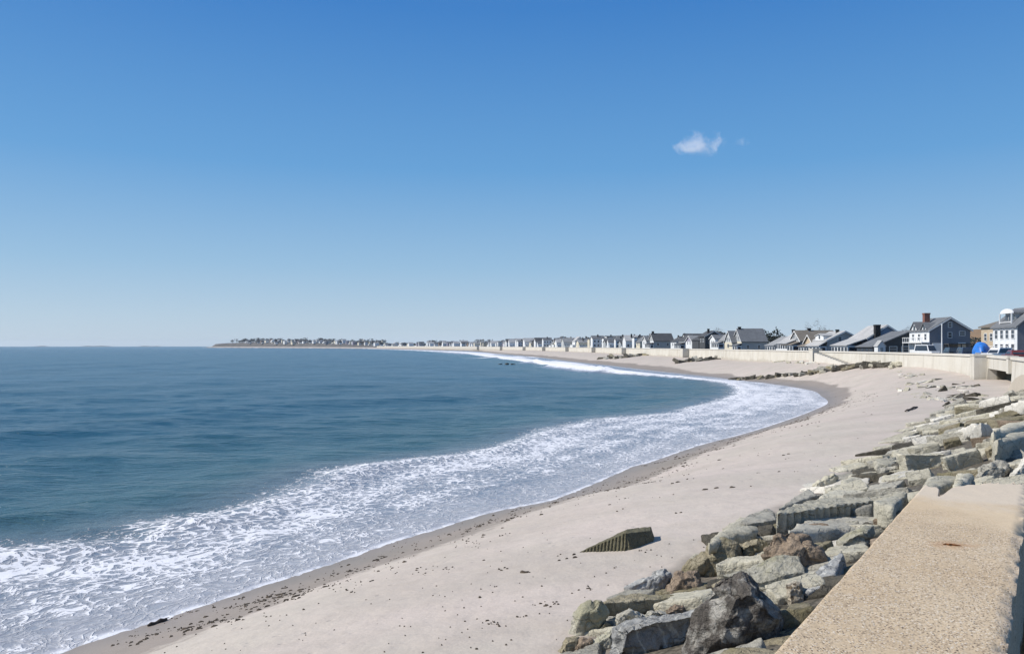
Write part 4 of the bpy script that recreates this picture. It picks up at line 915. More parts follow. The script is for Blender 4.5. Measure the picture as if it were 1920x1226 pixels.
M['k_grooved'] = rock_mat("drilled_olive_granite", (.155, .145, .095), (.21, .195, .135), (.09, .085, .055), 3.0)

def hull_obj(name, pts, mat, voxel, amp=0.035, freq=3.0, seed=0, ribs=None, facet=0.0, origin=None):
    P = np.array(pts, float); o_ = P.mean(0) if origin is None else np.array(origin); o_ = np.array([o_[0], o_[1], P[:, 2].min()])
    bm = bmesh.new()
    for p in P - o_: bm.verts.new(p)
    r = bmesh.ops.convex_hull(bm, input=bm.verts)
    junk = {e for e in r['geom_interior'] + r['geom_unused'] if isinstance(e, bmesh.types.BMVert)}
    if junk: bmesh.ops.delete(bm, geom=list(junk), context='VERTS')
    bmesh.ops.recalc_face_normals(bm, faces=bm.faces)
    me = bpy.data.meshes.new(name); bm.to_mesh(me); bm.free()
    o = bpy.data.objects.new(name, me); COL.objects.link(o)
    md = o.modifiers.new("r", 'REMESH'); md.mode = 'VOXEL'; md.voxel_size = voxel; md.adaptivity = 0
    dg = bpy.context.evaluated_depsgraph_get(); me2 = bpy.data.meshes.new_from_object(o.evaluated_get(dg)); o.modifiers.clear(); o.data = me2; bpy.data.meshes.remove(me)
    n = len(me2.vertices); V = np.empty(n * 3); me2.vertices.foreach_get('co', V); V = V.reshape(-1, 3); N = np.empty(n * 3); me2.vertices.foreach_get('normal', N); N = N.reshape(-1, 3)
    s = seed * 13.7
    d = amp * (fbm(V[:, 0] * freq + s, V[:, 1] * freq, V[:, 2] * freq, 4, seed)) * 1.6
    d += amp * .45 * fbm(V[:, 0] * freq * 4.5, V[:, 1] * freq * 4.5 + s, V[:, 2] * freq * 4.5, 2, seed + 5)
    rg = 1 - np.abs(fbm(V[:, 0] * freq * .6 + s, V[:, 1] * freq * .6, V[:, 2] * freq * .6 + 5, 3, seed + 3)); d -= amp * 2.2 * np.clip(rg - .82, 0, 1) / .18 * .7      # cracks and ledges
    if facet:
        q = fbm(V[:, 0] * 1.5 + s, V[:, 1] * 1.5, V[:, 2] * 1.5, 2, seed + 9); d += facet * (np.round(q * 4) / 4)
    if ribs:                                   # vertical drill marks along a direction, on faces that look towards fn
        dv, fn, pitch, dep, th = ribs; dv = np.array(dv) / np.linalg.norm(dv); fn = np.array(fn) / np.linalg.norm(fn)
        m = sstep(th, th + .25, N @ fn); ph = (V @ dv) / pitch * 2 * np.pi + .5 * vnoise(V[:, 0] * 2, V[:, 1] * 2, V[:, 2] * 2, seed)
        d = d * (1 - .7 * m) - m * dep * (1 - np.abs(np.sin(ph / 2)) ** 0.8)
    V = V + N * d[:, None]; me2.vertices.foreach_set('co', V.ravel()); me2.update()
    me2.polygons.foreach_set('use_smooth', [True] * len(me2.polygons)); me2.materials.clear(); me2.materials.append(mat)
    o.location = o_; me2.name = name
    return o
def conv(poly, crop):
    if crop is None: return poly
    ox, oy, s = crop; return [(ox + a / s, oy + b / s) for a, b in poly]
C1 = (1040, 1060, 6.857); C2 = (1280, 1000, 5.425); C3 = (1320, 920, 5.053); C4 = (1420, 840, 5.647); C5 = (1680, 720, 6.129); C6 = (1640, 660, 6.857); C8 = (1020, 960, 3.5556)
def boulder(label, poly, crop, mat, seed, depth=0.9, near=0.55, top=0.75, ycut=None, ddepth=0.0, amp=0.04, freq=3.0, facet=0.03, vox=46, cat="boulder", front=(0, .22)):
    """silhouette polygon -> a solid with its own distance, size and thickness, standing on the apron"""
    P = np.array(conv(poly, crop), float); cx, cy = P.mean(0); yl = P[:, 1].max(); xl = P[P[:, 1] > yl - 12][:, 0].mean()
    _, Yb, _ = hit(xl, min(yl, 1260)); W = (P[:, 0].max() - P[:, 0].min()) / F * Yb; H = (P[:, 1].max() - P[:, 1].min()) / F * Yb; D = depth * max(W, H) * .8
    Y0 = Yb + .32 * D + ddepth; pts = []
    for x, y in P:
        pts.append(pY(x, y, Y0))
        fx, fy = cx + front[0] * (P[:, 0].max() - cx) + (x - cx) * near, cy + front[1] * (yl - cy) + (y - cy) * near
        pts.append(pY(fx, fy, Y0 - .42 * D))
        pts.append(pY(cx + (x - cx) * top, cy + (y - cy) * top, Y0 + .5 * D))
    b = [p for p in pts if p[2] < EYE - (yl - 6 - HY) / F * Y0 + .25 * H]
    pts += [(p[0], p[1], p[2] - .3) for p in b]
    o = hull_obj("boulder" if cat == "boulder" else "granite_block", pts, M[mat], max(max(W, H) / vox, .012), amp * max(W, .4), freq / max(W, .5), seed, None, facet * W)
    return tag(o, label, cat)
def slab(label, poly, crop, mat, seed, thick, tilt=(0, 0), lift=0.0, Y=None, amp=0.018, ribs=None, taper=1.03, vox=60, cat="stone block", name="granite_block", facet=0.012, down=None):
    """top face polygon, laid on a plane through the apron; the block hangs below it"""
    P = np.array(conv(poly, crop), float); cx, cy = P.mean(0)
    if Y is None: x0, y0, z0 = hit(cx, cy, lift)
    else: x0, y0, z0 = pY(cx, cy, Y)
    n = Vector((-tilt[0], -tilt[1], 1)).normalized(); d0 = Vector((x0, y0, z0)).dot(n); eye = Vector((0, 0, EYE)); pts = []
    for px, py in P:
        r = Vector(((px - CX) / F, 1, -(py - HY) / F)); t = (d0 - eye.dot(n)) / r.dot(n)
        t = min(max(t, .6 * y0), 1.7 * y0); pts.append(eye + r * t)
    c = sum(pts, Vector()) / len(pts); W = max((p - c).length for p in pts) * 2
    dn = Vector(down) if down else -n
    bot = [c + (p - c) * taper + dn * thick for p in pts]
    o = hull_obj(name, [tuple(p) for p in pts + bot], M[mat], max(W / vox, .012), amp, 2.2, seed, ribs, facet)
    return tag(o, label, cat)

# the near pile, largest first
boulder("black and white peaked boulder, the tallest one against the concrete wall", [(10,1226),(60,1080),(130,860),(230,680),(270,560),(290,470),(400,410),(520,395),(610,400),(650,440),(720,510),(800,600),(900,700),(1010,780),(1100,870),(1060,960),(960,1080),(860,1226)], C2, 'k_black', 1, .85, .5, amp=.035, facet=.055, vox=90, front=(.2, .12))
boulder("large blue-grey boulder with white veins lying left of the black peaked boulder", [(700,1138),(720,790),(870,720),(1050,690),(1220,680),(1480,690),(1580,740),(1800,640),(1890,560),(1890,800),(1760,1138)], C1, 'k_blue', 2, .9, .75, .85, amp=.03, facet=.035, vox=80, front=(0, .1))
boulder("greenish boulder at the bottom of the pile left of the veined boulder", [(380,1138),(430,1010),(520,920),(640,850),(760,800),(790,900),(740,1060),(790,1138)], C1, 'k_green', 3, 1.0, .6, ddepth=.15)
boulder("small olive boulder at the lower left foot of the rock pile", [(20,1138),(90,1000),(140,910),(300,900),(340,930),(250,1060),(230,1138)], C1, 'k_olive', 4, 1.0, .6)
boulder("small brown wedge of rock beside the greenish boulder at the foot", [(200,1120),(270,1010),(340,930),(480,930),(500,960),(400,1080),(380,1138)], C1, 'k_brown', 5, 1.0, .65)
boulder("tall tan and green boulder with an orange stain at the left end of the pile", [(160,880),(200,740),(250,600),(330,490),(440,450),(600,440),(690,560),(700,620),(560,820),(490,910),(300,900)], C1, 'k_green', 6, .8, .6, amp=.03)
boulder("small olive rock wedged under the tan and green boulder", [(490,910),(560,800),(650,700),(720,760),(730,800),(560,890)], C1, 'k_olive', 7, .8, .7)
slab("long dark fronted slab bridging the back of the low rocks", [(600,450),(860,365),(1250,355),(1500,350),(1890,340),(1870,380),(1480,375),(1200,385),(1060,385),(850,400),(640,470)], C1, 'k_olive', 8, .25, (0, -.05), .35, down=(0.05, .1, -1))
boulder("grey rock with a sloping face between the dark slab and veined boulder", [(730,710),(800,620),(960,540),(1050,570),(1150,620),(1190,670),(1000,690),(850,730)], C1, 'k_grey', 9, .8, .7, ddepth=-.5)
boulder("olive-grey pointed rock under the middle of the dark slab", [(880,530),(1060,430),(1150,410),(1210,540),(1160,610),(1000,560)], C1, 'k_pale', 10, .7, .7, ddepth=-.2)
boulder("dark grey rock behind the veined boulder's upper edge", [(1160,620),(1220,560),(1340,560),(1440,590),(1560,690),(1460,720),(1250,690)], C1, 'k_grey', 11, .8, .7, ddepth=-.4)
boulder("brown wedge rock beside the black peaked boulder's left flank", [(1400,560),(1560,490),(1650,500),(1780,600),(1760,690),(1600,750),(1540,700)], C1, 'k_brown', 12, .7, .7, ddepth=-.4)
boulder("pale blue streaked rock at the edge of the sand", [(860,270),(1000,210),(1240,120),(1420,30),(1480,60),(1500,110),(1440,230),(1320,330),(1180,350),(960,350),(900,310)], C1, 'k_blue', 13, .7, .7)
boulder("rounded brown-grey boulder above the dark slab", [(1340,350),(1460,200),(1560,90),(1700,50),(1840,70),(1900,160),(1960,270),(1960,350),(1700,370)], C1, 'k_brown', 14, .8, .6)
boulder("olive cracked boulder in the middle of the pile by the sand", [(0,330),(80,270),(200,190),(300,110),(400,60),(480,75),(560,110),(620,190),(620,280),(560,350),(400,400),(260,420),(210,360),(120,330)], C2, 'k_olive', 15, .8, .6, amp=.035, facet=.07)
boulder("yellowish mossy rock tucked behind the olive cracked boulder", [(560,110),(650,60),(760,30),(850,70),(880,130),(800,210),(740,290),(640,300)], C2, 'k_olive', 16, .8, .65)
boulder("big pale green-grey block with a dark end face", [(380,420),(520,380),(640,340),(850,265),(1050,220),(1180,225),(1230,330),(1230,520),(1060,560),(860,600),(800,560),(640,420)], C2, 'k_green', 17, .9, .55, .8, front=(.55, .45), amp=.025, facet=.02, vox=70)
boulder("large brown cracked boulder in the middle of the pile", [(800,220),(840,140),(920,60),(960,0),(1120,-40),(1280,20),(1380,90),(1450,170),(1440,300),(1410,440),(1240,440),(1180,225),(1000,230),(830,280)], C2, 'k_brown', 18, .8, .6, front=(.45, .3), amp=.035, facet=.06, vox=70)
boulder("pale speckled rock in the shadow beside the wall", [(1055,510),(1130,480),(1200,500),(1240,600),(1270,660),(1190,740),(1090,700),(1060,620)], C2, 'k_speck', 19, .9, .6)
slab("blue-grey slab leaning on the concrete wall", [(1420,360),(1519,250),(1600,180),(1640,200),(1519,470),(1380,560),(1240,600),(1240,460),(1400,450)], C2, 'k_blue', 20, .5, (.25, 0), .25)
boulder("small dark rock low against the wall below the speckled rock", [(920,710),(1060,730),(1190,780),(1180,830),(1080,910),(1000,800)], C2, 'k_dark', 21, .9, .7)
boulder("greenish boulder touching the wall above the blue-grey slab", [(1250,470),(1330,420),(1430,370),(1510,330),(1600,330),(1620,420),(1500,540),(1380,580),(1260,530)], C3, 'k_green', 22, .9, .65)
boulder("dark reddish rocks lying between the brown boulder and the grey slab", [(880,380),(960,300),(1080,300),(1200,320),(1340,315),(1480,345),(1400,390),(1250,450),(1160,560),(1080,500),(980,420)], C3, 'k_brown', 23, .7, .7, amp=.035, facet=.05)
slab("broad smooth grey slab below the ribbed block", [(770,370),(900,300),(1050,235),(1180,185),(1420,185),(1800,215),(1740,280),(1600,330),(1480,345),(1300,315),(1120,305),(960,310)], C3, 'k_grey', 24, .3, (-.05, -.10), .30)
slab("long ribbed granite block with drill marks down its front", [(690,190),(900,110),(1080,75),(1280,60),(1560,50),(1610,95),(1440,100),(1200,118),(1000,140),(820,180),(690,215)], C3, 'k_pale', 25, .75, (-.05, -.05), .62, ribs=((1, .1, 0), (0.3, -1, -.05), .24, .12, .3), down=(.03, .06, -1), vox=140, cat="stone block")
slab("tapering pale slab lying lowest on the sand left of the ribbed block", [(20,450),(100,390),(260,270),(430,200),(600,165),(670,190),(680,290),(560,330),(420,390),(230,420)], C3, 'k_pale', 26, .35, (-.04, -.12), .35, ribs=((1, .2, 0), (0, -1, 0), .15, .03, .5))
slab("block with a dark end resting on the tapering pale slab", [(330,300),(430,210),(600,165),(650,185),(690,270),(560,290),(420,310)], C3, 'k_grey', 27, .4, (0, 0), .45)
slab("flat block by the wall with a shadowed underside", [(1600,95),(1720,50),(1900,-20),(1940,0),(1890,60),(1800,130),(1640,115)], C3, 'k_pale', 28, .5, (0, -.1), .5)
slab("pointed dark sided wedge stone beside the sand", [(220,630),(380,520),(540,415),(630,490),(460,545),(330,600)], C4, 'k_grey', 29, .4, (0.05, 0), .3)
boulder("pale upright stone with a dark peak standing at the sand's edge", [(560,420),(640,340),(760,290),(820,250),(860,290),(890,420),(740,430)], C4, 'k_pale', 30, .5, .85, .9, cat="stone block")
slab("tan slab lying behind the upright stone", [(880,330),(980,270),(1200,215),(1330,190),(1400,210),(1200,290),(1060,320),(900,390)], C4, 'k_pale', 31, .4, (-.05, -.05), .2)
slab("very long pale slab running from the sand to the wall end", [(640,500),(900,420),(1090,320),(1300,320),(1500,280),(1760,250),(1790,310),(1600,390),(1300,430),(1240,460),(960,510)], C4, 'k_pale', 32, .28, (-.03, -.06), -.05, vox=130, facet=.03)
boulder("wedge shaped stone with a dark right side below the white faced block", [(1270,230),(1440,190),(1480,175),(1580,270),(1400,310),(1300,290)], C4, 'k_grey', 33, .6, .7, cat="stone block")
boulder("small dark pyramid shaped stone on the sand", [(1135,180),(1190,90),(1240,160),(1200,175)], C4, 'k_dark', 34, .8, .7, cat="stone block", vox=26)
slab("low pale block behind the dark pyramid stone", [(1220,90),(1330,65),(1470,55),(1480,110),(1460,160),(1240,165)], C4, 'k_pale', 35, .3, (0, -.1), .2)
boulder("upright block with a white left face and grey front", [(5,800),(160,800),(500,790),(530,990),(200,1010),(110,1020),(60,960),(10,880)], C5, 'k_pale', 36, .75, .92, .95, front=(.25, .02), amp=.015, facet=.0, cat="stone block", vox=60)
boulder("long block with a grey front leaning right of the white faced block", [(510,840),(700,800),(930,730),(960,760),(1010,880),(900,940),(680,990),(620,930)], C5, 'k_pale', 37, .7, .9, .95, front=(.05, .05), amp=.015, facet=.0, cat="stone block", vox=60)
boulder("squarish block tipped up with a lit top edge", [(1010,750),(1100,690),(1210,640),(1250,700),(1290,790),(1200,860),(1090,860)], C5, 'k_olive', 38, .7, .85, .9, front=(.2, .1), amp=.02, facet=.0, cat="stone block", vox=60)
boulder("dark grey gravelly boulder beside the broken wall end", [(850,1060),(960,940),(1080,880),(1240,880),(1340,950),(1300,1020),(1180,1100),(1040,1110)], C5, 'k_grey', 39, .9, .6, amp=.05)
boulder("white stone at the right edge beyond the broken wall end", [(1290,1060),(1380,940),(1480,840),(1640,800),(1660,1090),(1460,1100)], C5, 'k_white', 40, .8, .7)
slab("grey flat slab between the wall end and the leaning block", [(640,1130),(700,1000),(900,960),(1000,900),(990,960),(860,1050),(760,1110)], C5, 'k_pale', 41, .4, (0, -.1), .25)
slab("broken pale slab against the corner of the wall end", [(360,1060),(700,1010),(800,1050),(640,1120),(420,1190),(280,1180)], C5, 'k_pale', 42, .4, (0, -.1), .35)
slab("white topped block in the middle of the upper rocks", [(840,610),(880,520),(960,430),(1060,450),(1120,530),(1100,590),(960,610)], C5, 'k_white', 43, .5, (-.05, -.3), .35)
slab("long white topped slab above the white block", [(600,590),(740,500),(900,420),(960,430),(880,520),(800,600),(600,690)], C5, 'k_white', 44, .5, (-.05, -.25), .3)
slab("long pale slab with a ribbed end at the right edge", [(1110,600),(1280,540),(1480,500),(1700,470),(1700,540),(1480,560),(1300,600),(1150,640)], C5, 'k_pale', 45, 1.0, (0, -.06), .45, ribs=((1, .2, 0), (0, -1, 0), .3, .05, .5), down=(0, .05, -1))
slab("pale slab with a dark shaded end near the right edge", [(1090,500),(1280,440),(1480,400),(1700,380),(1700,430),(1480,430),(1280,470),(1110,530)], C5, 'k_pale', 46, .6, (0, -.06), .5, down=(0, .05, -1))
slab("long bright slab sloping up to the right edge", [(1030,420),(1060,330),(1280,230),(1480,160),(1700,120),(1700,210),(1480,240),(1290,290),(1200,350)], C5, 'k_white', 47, .6, (-.04, -.2), .5)
slab("flat bright stone left of the long bright slab", [(930,290),(960,190),(1150,140),(1300,120),(1300,180),(1200,240),(1060,280)], C5, 'k_white', 48, .5, (0, -.2), .4)
boulder("grey sloping stone below the tan wing wall", [(1230,110),(1330,70),(1460,130),(1440,170),(1300,190)], C5, 'k_grey', 49, .7, .8)
boulder("dark pointed stone in the sand above the driftwood", [(1490,520), (1490,520), (480,80),(560,10),(590,50),(510,95)][2:], C5, 'k_dark', 50, .8, .8, vox=24)
boulder("small grey pyramid stone in the sand near the pillar", [(620,165),(720,110),(750,90),(790,160),(700,170)], C5, 'k_grey', 51, .6, .8, vox=24)
boulder("small dark spike of stone alone on the sand", [(520,250),(600,230),(610,185),(640,240),(600,250)], C5, 'k_dark', 52, .6, .8, vox=24)

# the grooved block alone on the beach
g0 = lambda px, py, Y: np.array(pY(px, py, Y))
xb, Yb, zb = hit(1172, 1036)
pts = [g0(1086, 1034, Yb * 1.035), g0(1172, 1037, Yb), g0(1173, 999, Yb * 1.012), g0(1219, 995, Yb * 1.045), g0(1226, 1017, Yb * 1.04), g0(1184, 1036, Yb * 1.002), g0(1168, 1003, Yb * 1.015)]
pts += [p + np.array([.12, .55, -.02]) for p in (pts[2], pts[3], pts[4])] + [pts[0] + np.array([.3, .5, -.02])] + [p + np.array([0, 0, -.35]) for p in (pts[0], pts[1], pts[4], pts[5])]
ab = pts[1] - pts[0]; fn = np.cross(ab, [0, 0, 1]); fn = fn if fn[1] < 0 else -fn
gb = hull_obj("granite_block", pts, M['k_grooved'], .0115, .012, 2.5, 77, (ab, fn + np.array([0, 0, .2]), .088, .05, .55), 0)
tag(gb, "grooved olive granite block lying alone on the open sand", "stone block")

# rough blocks filling the apron: copies of a few shapes
rs = random.Random(21)
def proto(dims, seed, mat, chop=3, amp=.02):
    r = random.Random(seed); pts = []
    for sx in (-1, 1):
        for sy in (-1, 1):
            for sz in (-1, 1): pts.append((sx * dims[0] / 2 * r.uniform(.72, 1.0), sy * dims[1] / 2 * r.uniform(.72, 1.0), sz * dims[2] / 2 * r.uniform(.75, 1.0)))
    for _ in range(chop):
        a = r.uniform(0, 6.28); pts.append((math.cos(a) * dims[0] * .52, math.sin(a) * dims[1] * .5, r.uniform(-.3, .3) * dims[2]))
    o = hull_obj("granite_block", pts, M[mat], max(dims) / 46, amp, 2.6, seed, None, .015); me = o.data
    c = -dims[2] / 2; V = np.empty(len(me.vertices) * 3); me.vertices.foreach_get('co', V); V = V.reshape(-1, 3); V -= (V.max(0) + V.min(0)) / 2; me.vertices.foreach_set('co', V.ravel()); me.update()
    bpy.data.objects.remove(o); return me
RP = {}
for mi, m_ in enumerate(('k_pale', 'k_white', 'k_grey', 'k_dark', 'k_olive', 'k_brown')):
    RP[m_] = [proto(d, mi * 10 + j, m_) for j, d in enumerate(((2.3, 1.0, .6), (1.7, 1.0, .7), (1.2, .9, .7), (2.8, .8, .55)))]
NAMES = dict(k_pale='pale granite', k_white='bleached white granite', k_grey='grey granite', k_dark='dark', k_olive='olive stained', k_brown='brown')
cnt = {}
def fill_block(x, y, z, mat, zone, sc, rz_, tilt, roll=0, name='granite_block', word='block', cat='stone block'):
    me = rs.choice(RP[mat]); o = bpy.data.objects.new(name, me); COL.objects.link(o)
    o.location = (x, y, z); o.rotation_euler = (roll, tilt, rz_); o.scale = (sc * rs.uniform(.85, 1.15), sc * rs.uniform(.85, 1.15), sc * rs.uniform(.8, 1.2))
    lab = "%s %s %s" % (NAMES[mat], word, zone); tag(o, lab, cat, lab.replace(word + " ", word + "s ", 1)); cnt[lab] = cnt.get(lab, 0) + 1
Ldir = lambda Y: wall_at(Y)
def proj(x, y, z): return CX + F * x / y, HY + F * (EYE - z) / y
u = 3.6
while u < 52:                                     # along the wall line
    p, t, q = wall_at(max(4, u)); wdt = 5.2 if u < 40 else 4.4
    for a in np.arange(-1.0, wdt, .95):
        off = a + rs.uniform(-.4, .4); uu = rs.uniform(-.5, .5); x, y = p[0] - q[0] * off + t[0] * uu, p[1] - q[1] * off + t[1] * uu
        z = float(beach_z(np.array([x]), np.array([y]))[0]); px, py = proj(x, y, z)
        hero = px < 1700 or py > 803
        if y < 8 and off < 1.0: continue
        slope = math.atan(.33); az = math.atan2(-q[1], -q[0])
        mat = rs.choices(['k_pale', 'k_white', 'k_grey', 'k_olive', 'k_dark', 'k_brown'], [4, 1.5, 3, 1, .6, .5] if u > 16 else [2, .3, 2.5, 2, 1, 1.6])[0]
        sink = (-.16 if u < 9 else -.03) if hero else .07
        if u < 9 and mat in ('k_pale', 'k_white'): mat = 'k_olive'
        zone = "low in the gaps of the near rock pile" if hero else "in the rock apron beyond the broken wall end"
        fill_block(x, y, z + sink + rs.uniform(-.12, .12), mat, zone, rs.uniform(.55, .82) if hero else rs.uniform(.7, 1.1), az + rs.gauss(0, .35), slope * rs.uniform(.6, 1.1) + (0 if hero else rs.gauss(0, .12)), rs.gauss(0, .15))
    u += .8 if u < 15 else (1.25 if u < 22 else 1.6)
# half buried stones scattered on the sand in front of the sea wall
for _ in range(120):
    px, py = rs.uniform(1685, 1850), 0; py = 692 + (px - 1685) * .22 + rs.uniform(0, 46); x, y, z = hit(px, py)
    if -sdist(np.array([x]), np.array([y]), WALL)[0] < .8: continue
    fill_block(x, y, z + rs.uniform(-.28, -.06), rs.choice(['k_pale', 'k_pale', 'k_grey', 'k_dark', 'k_white']), "half buried in the sand before the sea wall", rs.uniform(.35, .95), rs.uniform(0, 6.28), rs.gauss(0, .25), rs.gauss(0, .15), 'beach_stone', 'beach stone', 'stone')
# dark lines of tumbled stones running across the beach
def line(pts, n, zone, sc, spread, mats=('k_dark', 'k_grey', 'k_dark', 'k_olive'), up=0.0):
    P = np.array(pts, float); seg = np.r_[0, np.cumsum(np.linalg.norm(np.diff(P, axis=0), axis=1))]
    for i in range(n):
        s = rs.uniform(0, seg[-1]); px = np.interp(s, seg, P[:, 0]) + rs.uniform(-2, 2); py = np.interp(s, seg, P[:, 1]) + rs.uniform(-spread, spread); x, y, z = hit(px, py)
        fill_block(x, y, z + rs.uniform(-.15, .2) + up, rs.choice(mats), zone, rs.uniform(*sc), rs.uniform(0, 6.28), rs.gauss(0, .2), rs.gauss(0, .2), 'shore_rock', 'shore rock', 'rock')
line([(1530, 697), (1560, 694), (1600, 690), (1650, 687), (1700, 685)], 44, "in the tumbled heap beside the tall pier", (1.0, 1.7), 2.8, ('k_dark', 'k_grey', 'k_pale', 'k_olive', 'k_dark'), .25)
line([(1374, 712), (1430, 709), (1475, 704), (1530, 701)], 36, "in the dark stone line reaching the foam", (.9, 1.5), 1.3)
line([(1268, 680), (1310, 676), (1350, 673), (1392, 671)], 40, "in the dark stone row under the cream gable house", (1.4, 2.4), 1.4)
line([(1125, 673), (1165, 671), (1200, 667), (1225, 664)], 32, "in the farthest dark stone row on the beach", (1.7, 2.7), .8)
line([(1450, 678), (1490, 680), (1540, 684)], 16, "in the flat pale ledge before the tall pier", (.6, 1.1), 1.5, ('k_pale', 'k_grey', 'k_white'), -.1)

# ------------------------------------------------------------------ wrack, driftwood, clouds, air
mb = MB(); rs4 = random.Random(8)
WEEDS = []
def weed(x, y, z, s): WEEDS.append((x, y, s))
def lay_weed(x, y, z, s):
    n = rs4.randint(5, 7); a0 = rs4.uniform(0, 6.28); el = rs4.uniform(.4, 1.0); th = rs4.uniform(0, 6.28); ring = []
    for i in range(n):
        a = a0 + 6.283 * i / n; r = s * rs4.uniform(.55, 1.2); u_, v_ = math.cos(a) * r, math.sin(a) * r * el
        ring.append((x + u_ * math.cos(th) - v_ * math.sin(th), y + u_ * math.sin(th) + v_ * math.cos(th)))
    vs = [(p[0], p[1], z - .03) for p in ring] + [(x + (p[0] - x) * .6, y + (p[1] - y) * .6, z + s * rs4.uniform(.06, .22)) for p in ring]
    mb.add(vs, [tuple(range(n, 2 * n))] + [(i, (i + 1) % n, n + (i + 1) % n, n + i) for i in range(n)])
seg = [i for i in range(len(WLINE)) if 15 < WLINE[i, 1] < 150]
wn_ = np.vstack([np.diff(WLINE, axis=0), [[0, 1]]]); wn_ = wn_ / (np.linalg.norm(wn_, axis=1)[:, None] + 1e-9)
for _ in range(2600):
    i = rs4.choice(seg); f = rs4.random(); p = WLINE[i] * (1 - f) + WLINE[min(i + 1, len(WLINE) - 1)] * f; nn = (wn_[i][1], -wn_[i][0])
    if float(vnoise(i * .21, .4, seed=9)) < rs4.uniform(-.7, .5): continue
    d = abs(rs4.gauss(3.6, 1.7)) if rs4.random() < .8 else rs4.uniform(1, 14)
    x, y = p[0] + nn[0] * d, p[1] + nn[1] * d; z = float(beach_z(np.array([x]), np.array([y]))[0]); s = rs4.choice([.015, .02, .03, .04, .08]) * rs4.uniform(.7, 1.3) * (1 if y < 60 else 1.6)
    for k in range(rs4.choice([1, 1, 2, 4])): weed(x + rs4.gauss(0, s * 2.5), y + rs4.gauss(0, s * 2.5), z, s * rs4.uniform(.5, 1))
for (px, py, w, n) in ((1100, 1101, 24, 9), (1035, 1130, 26, 12), (930, 1168, 30, 14), (980, 1155, 14, 5), (760, 1020, 50, 16), (880, 1020, 46, 18), (1205, 1035, 22, 6), (640, 1108, 40, 9), (740, 1066, 20, 7), (845, 1064, 30, 7), (1180, 900, 40, 12), (1090, 925, 50, 14)):
    for _ in range(n): x, y, z = hit(px + rs4.gauss(0, w * .4), py + rs4.gauss(0, w * .10)); weed(x, y, z, rs4.uniform(.009, .032))
for _ in range(210): x, y, z = hit(rs4.uniform(300, 1330), rs4.uniform(1010, 1226)); weed(x, y, z, rs4.uniform(.008, .022))
WA = np.array(WEEDS); WZ = sand_z(WA[:, 0], WA[:, 1])[0]
for (x, y, s_), z in zip(WEEDS, WZ): lay_weed(x, y, float(z) + .012, s_ * 1.5)
tag(mb.build("seaweed", rough_mat("dried_seaweed", (.05, .038, .027), (.095, .072, .05), 6)), "dark scraps of seaweed scattered along the wet edge of the sand", kind='stuff')
def driftwood(label, pa, pb, r):
    a = hit(*pa); b_ = hit(*pb); mb = MB(); A_, B_ = Vector(a) + Vector((0, 0, r * .6)), Vector(b_) + Vector((0, 0, r * .6)); n = 7
    mb.tube([A_.lerp(B_, i / (n - 1)) + Vector((0, 0, r * .5 * math.sin(i * 1.9))) for i in range(n)], [r * (.35 + .8 * math.sin(math.pi * (i + .6) / (n + .4))) for i in range(n)], 8)
    c = A_.lerp(B_, .6); mb.tube([c, c + Vector((r * 2, r * 3, r * .6)), c + Vector((r * 3, r * 5, r * .5))], [r * .6, r * .35, r * .12], 6)
    tag(mb.build("driftwood", M['bark'], smooth=True), label, "driftwood")
driftwood("dark driftwood log at the water's edge in the lower left", (277, 1175), (313, 1162), .055)
driftwood("thin dark driftwood branch on the sand left of the rock apron", (1697, 772), (1720, 763), .07)

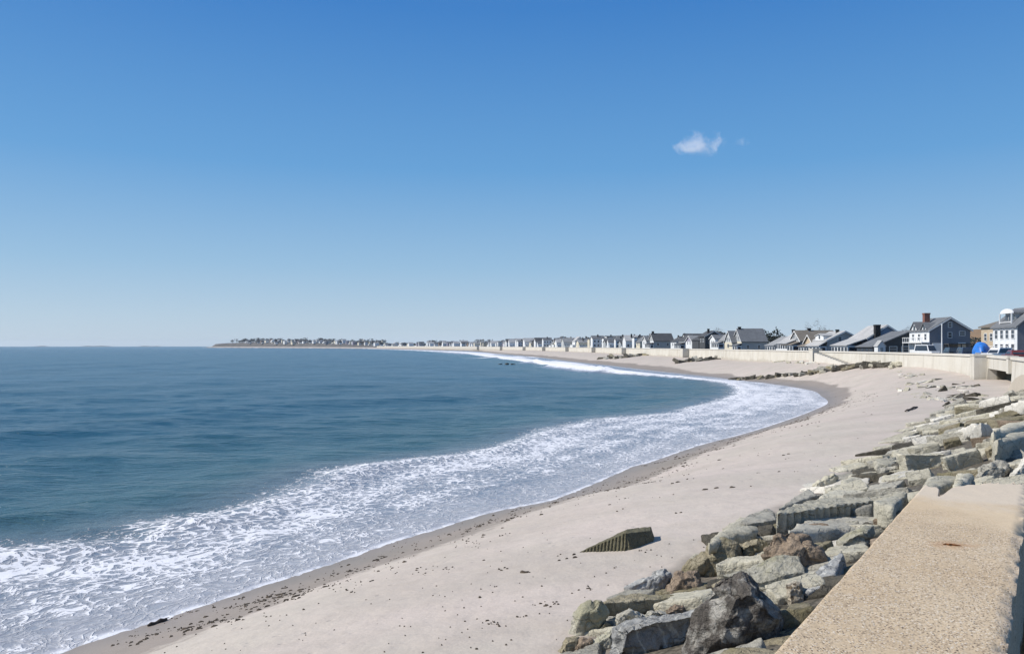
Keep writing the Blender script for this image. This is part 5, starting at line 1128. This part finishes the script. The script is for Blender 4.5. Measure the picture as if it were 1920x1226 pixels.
for px_, w_ in ((938, 1.0), (950, 1.5), (962, .8)):
    x, y, z = pz(px_, 683.5, 0); fill_block(x, y, .15, 'k_dark', 'awash in the sea off the breakers', w_, rs.uniform(0, 6), .1, .1, 'shore_rock', 'low rock', 'rock')
def cloud(label, px, py, Y, wpx, hpx, dens, seed):
    c = Vector(pY(px, py, Y)); rx, rz_ = wpx / 2 / F * Y, hpx / 2 / F * Y; bm = bmesh.new(); bmesh.ops.create_icosphere(bm, subdivisions=4, radius=1.0)
    me = bpy.data.meshes.new("cloud"); bm.to_mesh(me); bm.free(); n = len(me.vertices); V = np.empty(n * 3); me.vertices.foreach_get('co', V); V = V.reshape(-1, 3)
    d = 1 + .22 * fbm(V[:, 0] * 1.7 + seed, V[:, 1] * 1.7, V[:, 2] * 1.7, 3, seed); V = V * d[:, None] * np.array([rx, rx * .7, rz_]); me.vertices.foreach_set('co', V.ravel()); me.update()
    o = bpy.data.objects.new("cloud", me); COL.objects.link(o); o.location = c
    m = bpy.data.materials.new("cloud_vapour"); m.use_nodes = True; nt = m.node_tree; nt.nodes.clear(); k = NT(nt); P = k.pos(True)
    sc = k.mapping(P, (1 / rx, 1 / (rx * .7), 1 / rz_)); ln = k.n('ShaderNodeVectorMath'); ln.operation = 'LENGTH'; k.l(sc, ln.inputs[0])
    nz = k.noise(k.mapping(sc, (1, 1, .6), (0, 0, 0), (seed, 0, 0)), 2.3, 7, .64, .5)
    h = k.math('ADD', k.math('SUBTRACT', 0.62, k.math('MULTIPLY', ln.outputs['Value'], .75)), k.rng(nz, 0, 1, -1.25, 1.15))
    v = k.n('ShaderNodeVolumePrincipled'); v.inputs['Color'].default_value = (.97, .95, .97, 1); v.inputs['Anisotropy'].default_value = .2
    k.l(k.math('MULTIPLY', k.rng(h, .08, .55, 0, 1, True), dens), v.inputs['Density'])
    out = k.n('ShaderNodeOutputMaterial'); k.l(v.outputs[0], out.inputs['Volume']); me.materials.append(m); tag(o, label, "cloud"); return o
cloud("small white puff of cloud alone in the blue sky", 1310, 270, 4500, 116, 56, .011, 3)
cloud("faint wisp of cloud right of the white puff", 1391, 267, 4600, 38, 24, .005, 8)

# ------------------------------------------------------------------ the air over the bay
hz = MB(); hz.box(-9900, 9900, -200, 9900, -3, 62); hm = bpy.data.materials.new("haze_air"); hm.use_nodes = True; hn = hm.node_tree; hn.nodes.clear()
hvn = hn.nodes.new('ShaderNodeVolumePrincipled'); hvn.inputs['Color'].default_value = (.86, .92, 1.0, 1); hvn.inputs['Density'].default_value = 5e-5; hvn.inputs['Anisotropy'].default_value = 0.3
ho = hn.nodes.new('ShaderNodeOutputMaterial'); hn.links.new(hvn.outputs[0], ho.inputs['Volume'])
tag(hz.build("haze", hm), kind='stuff')
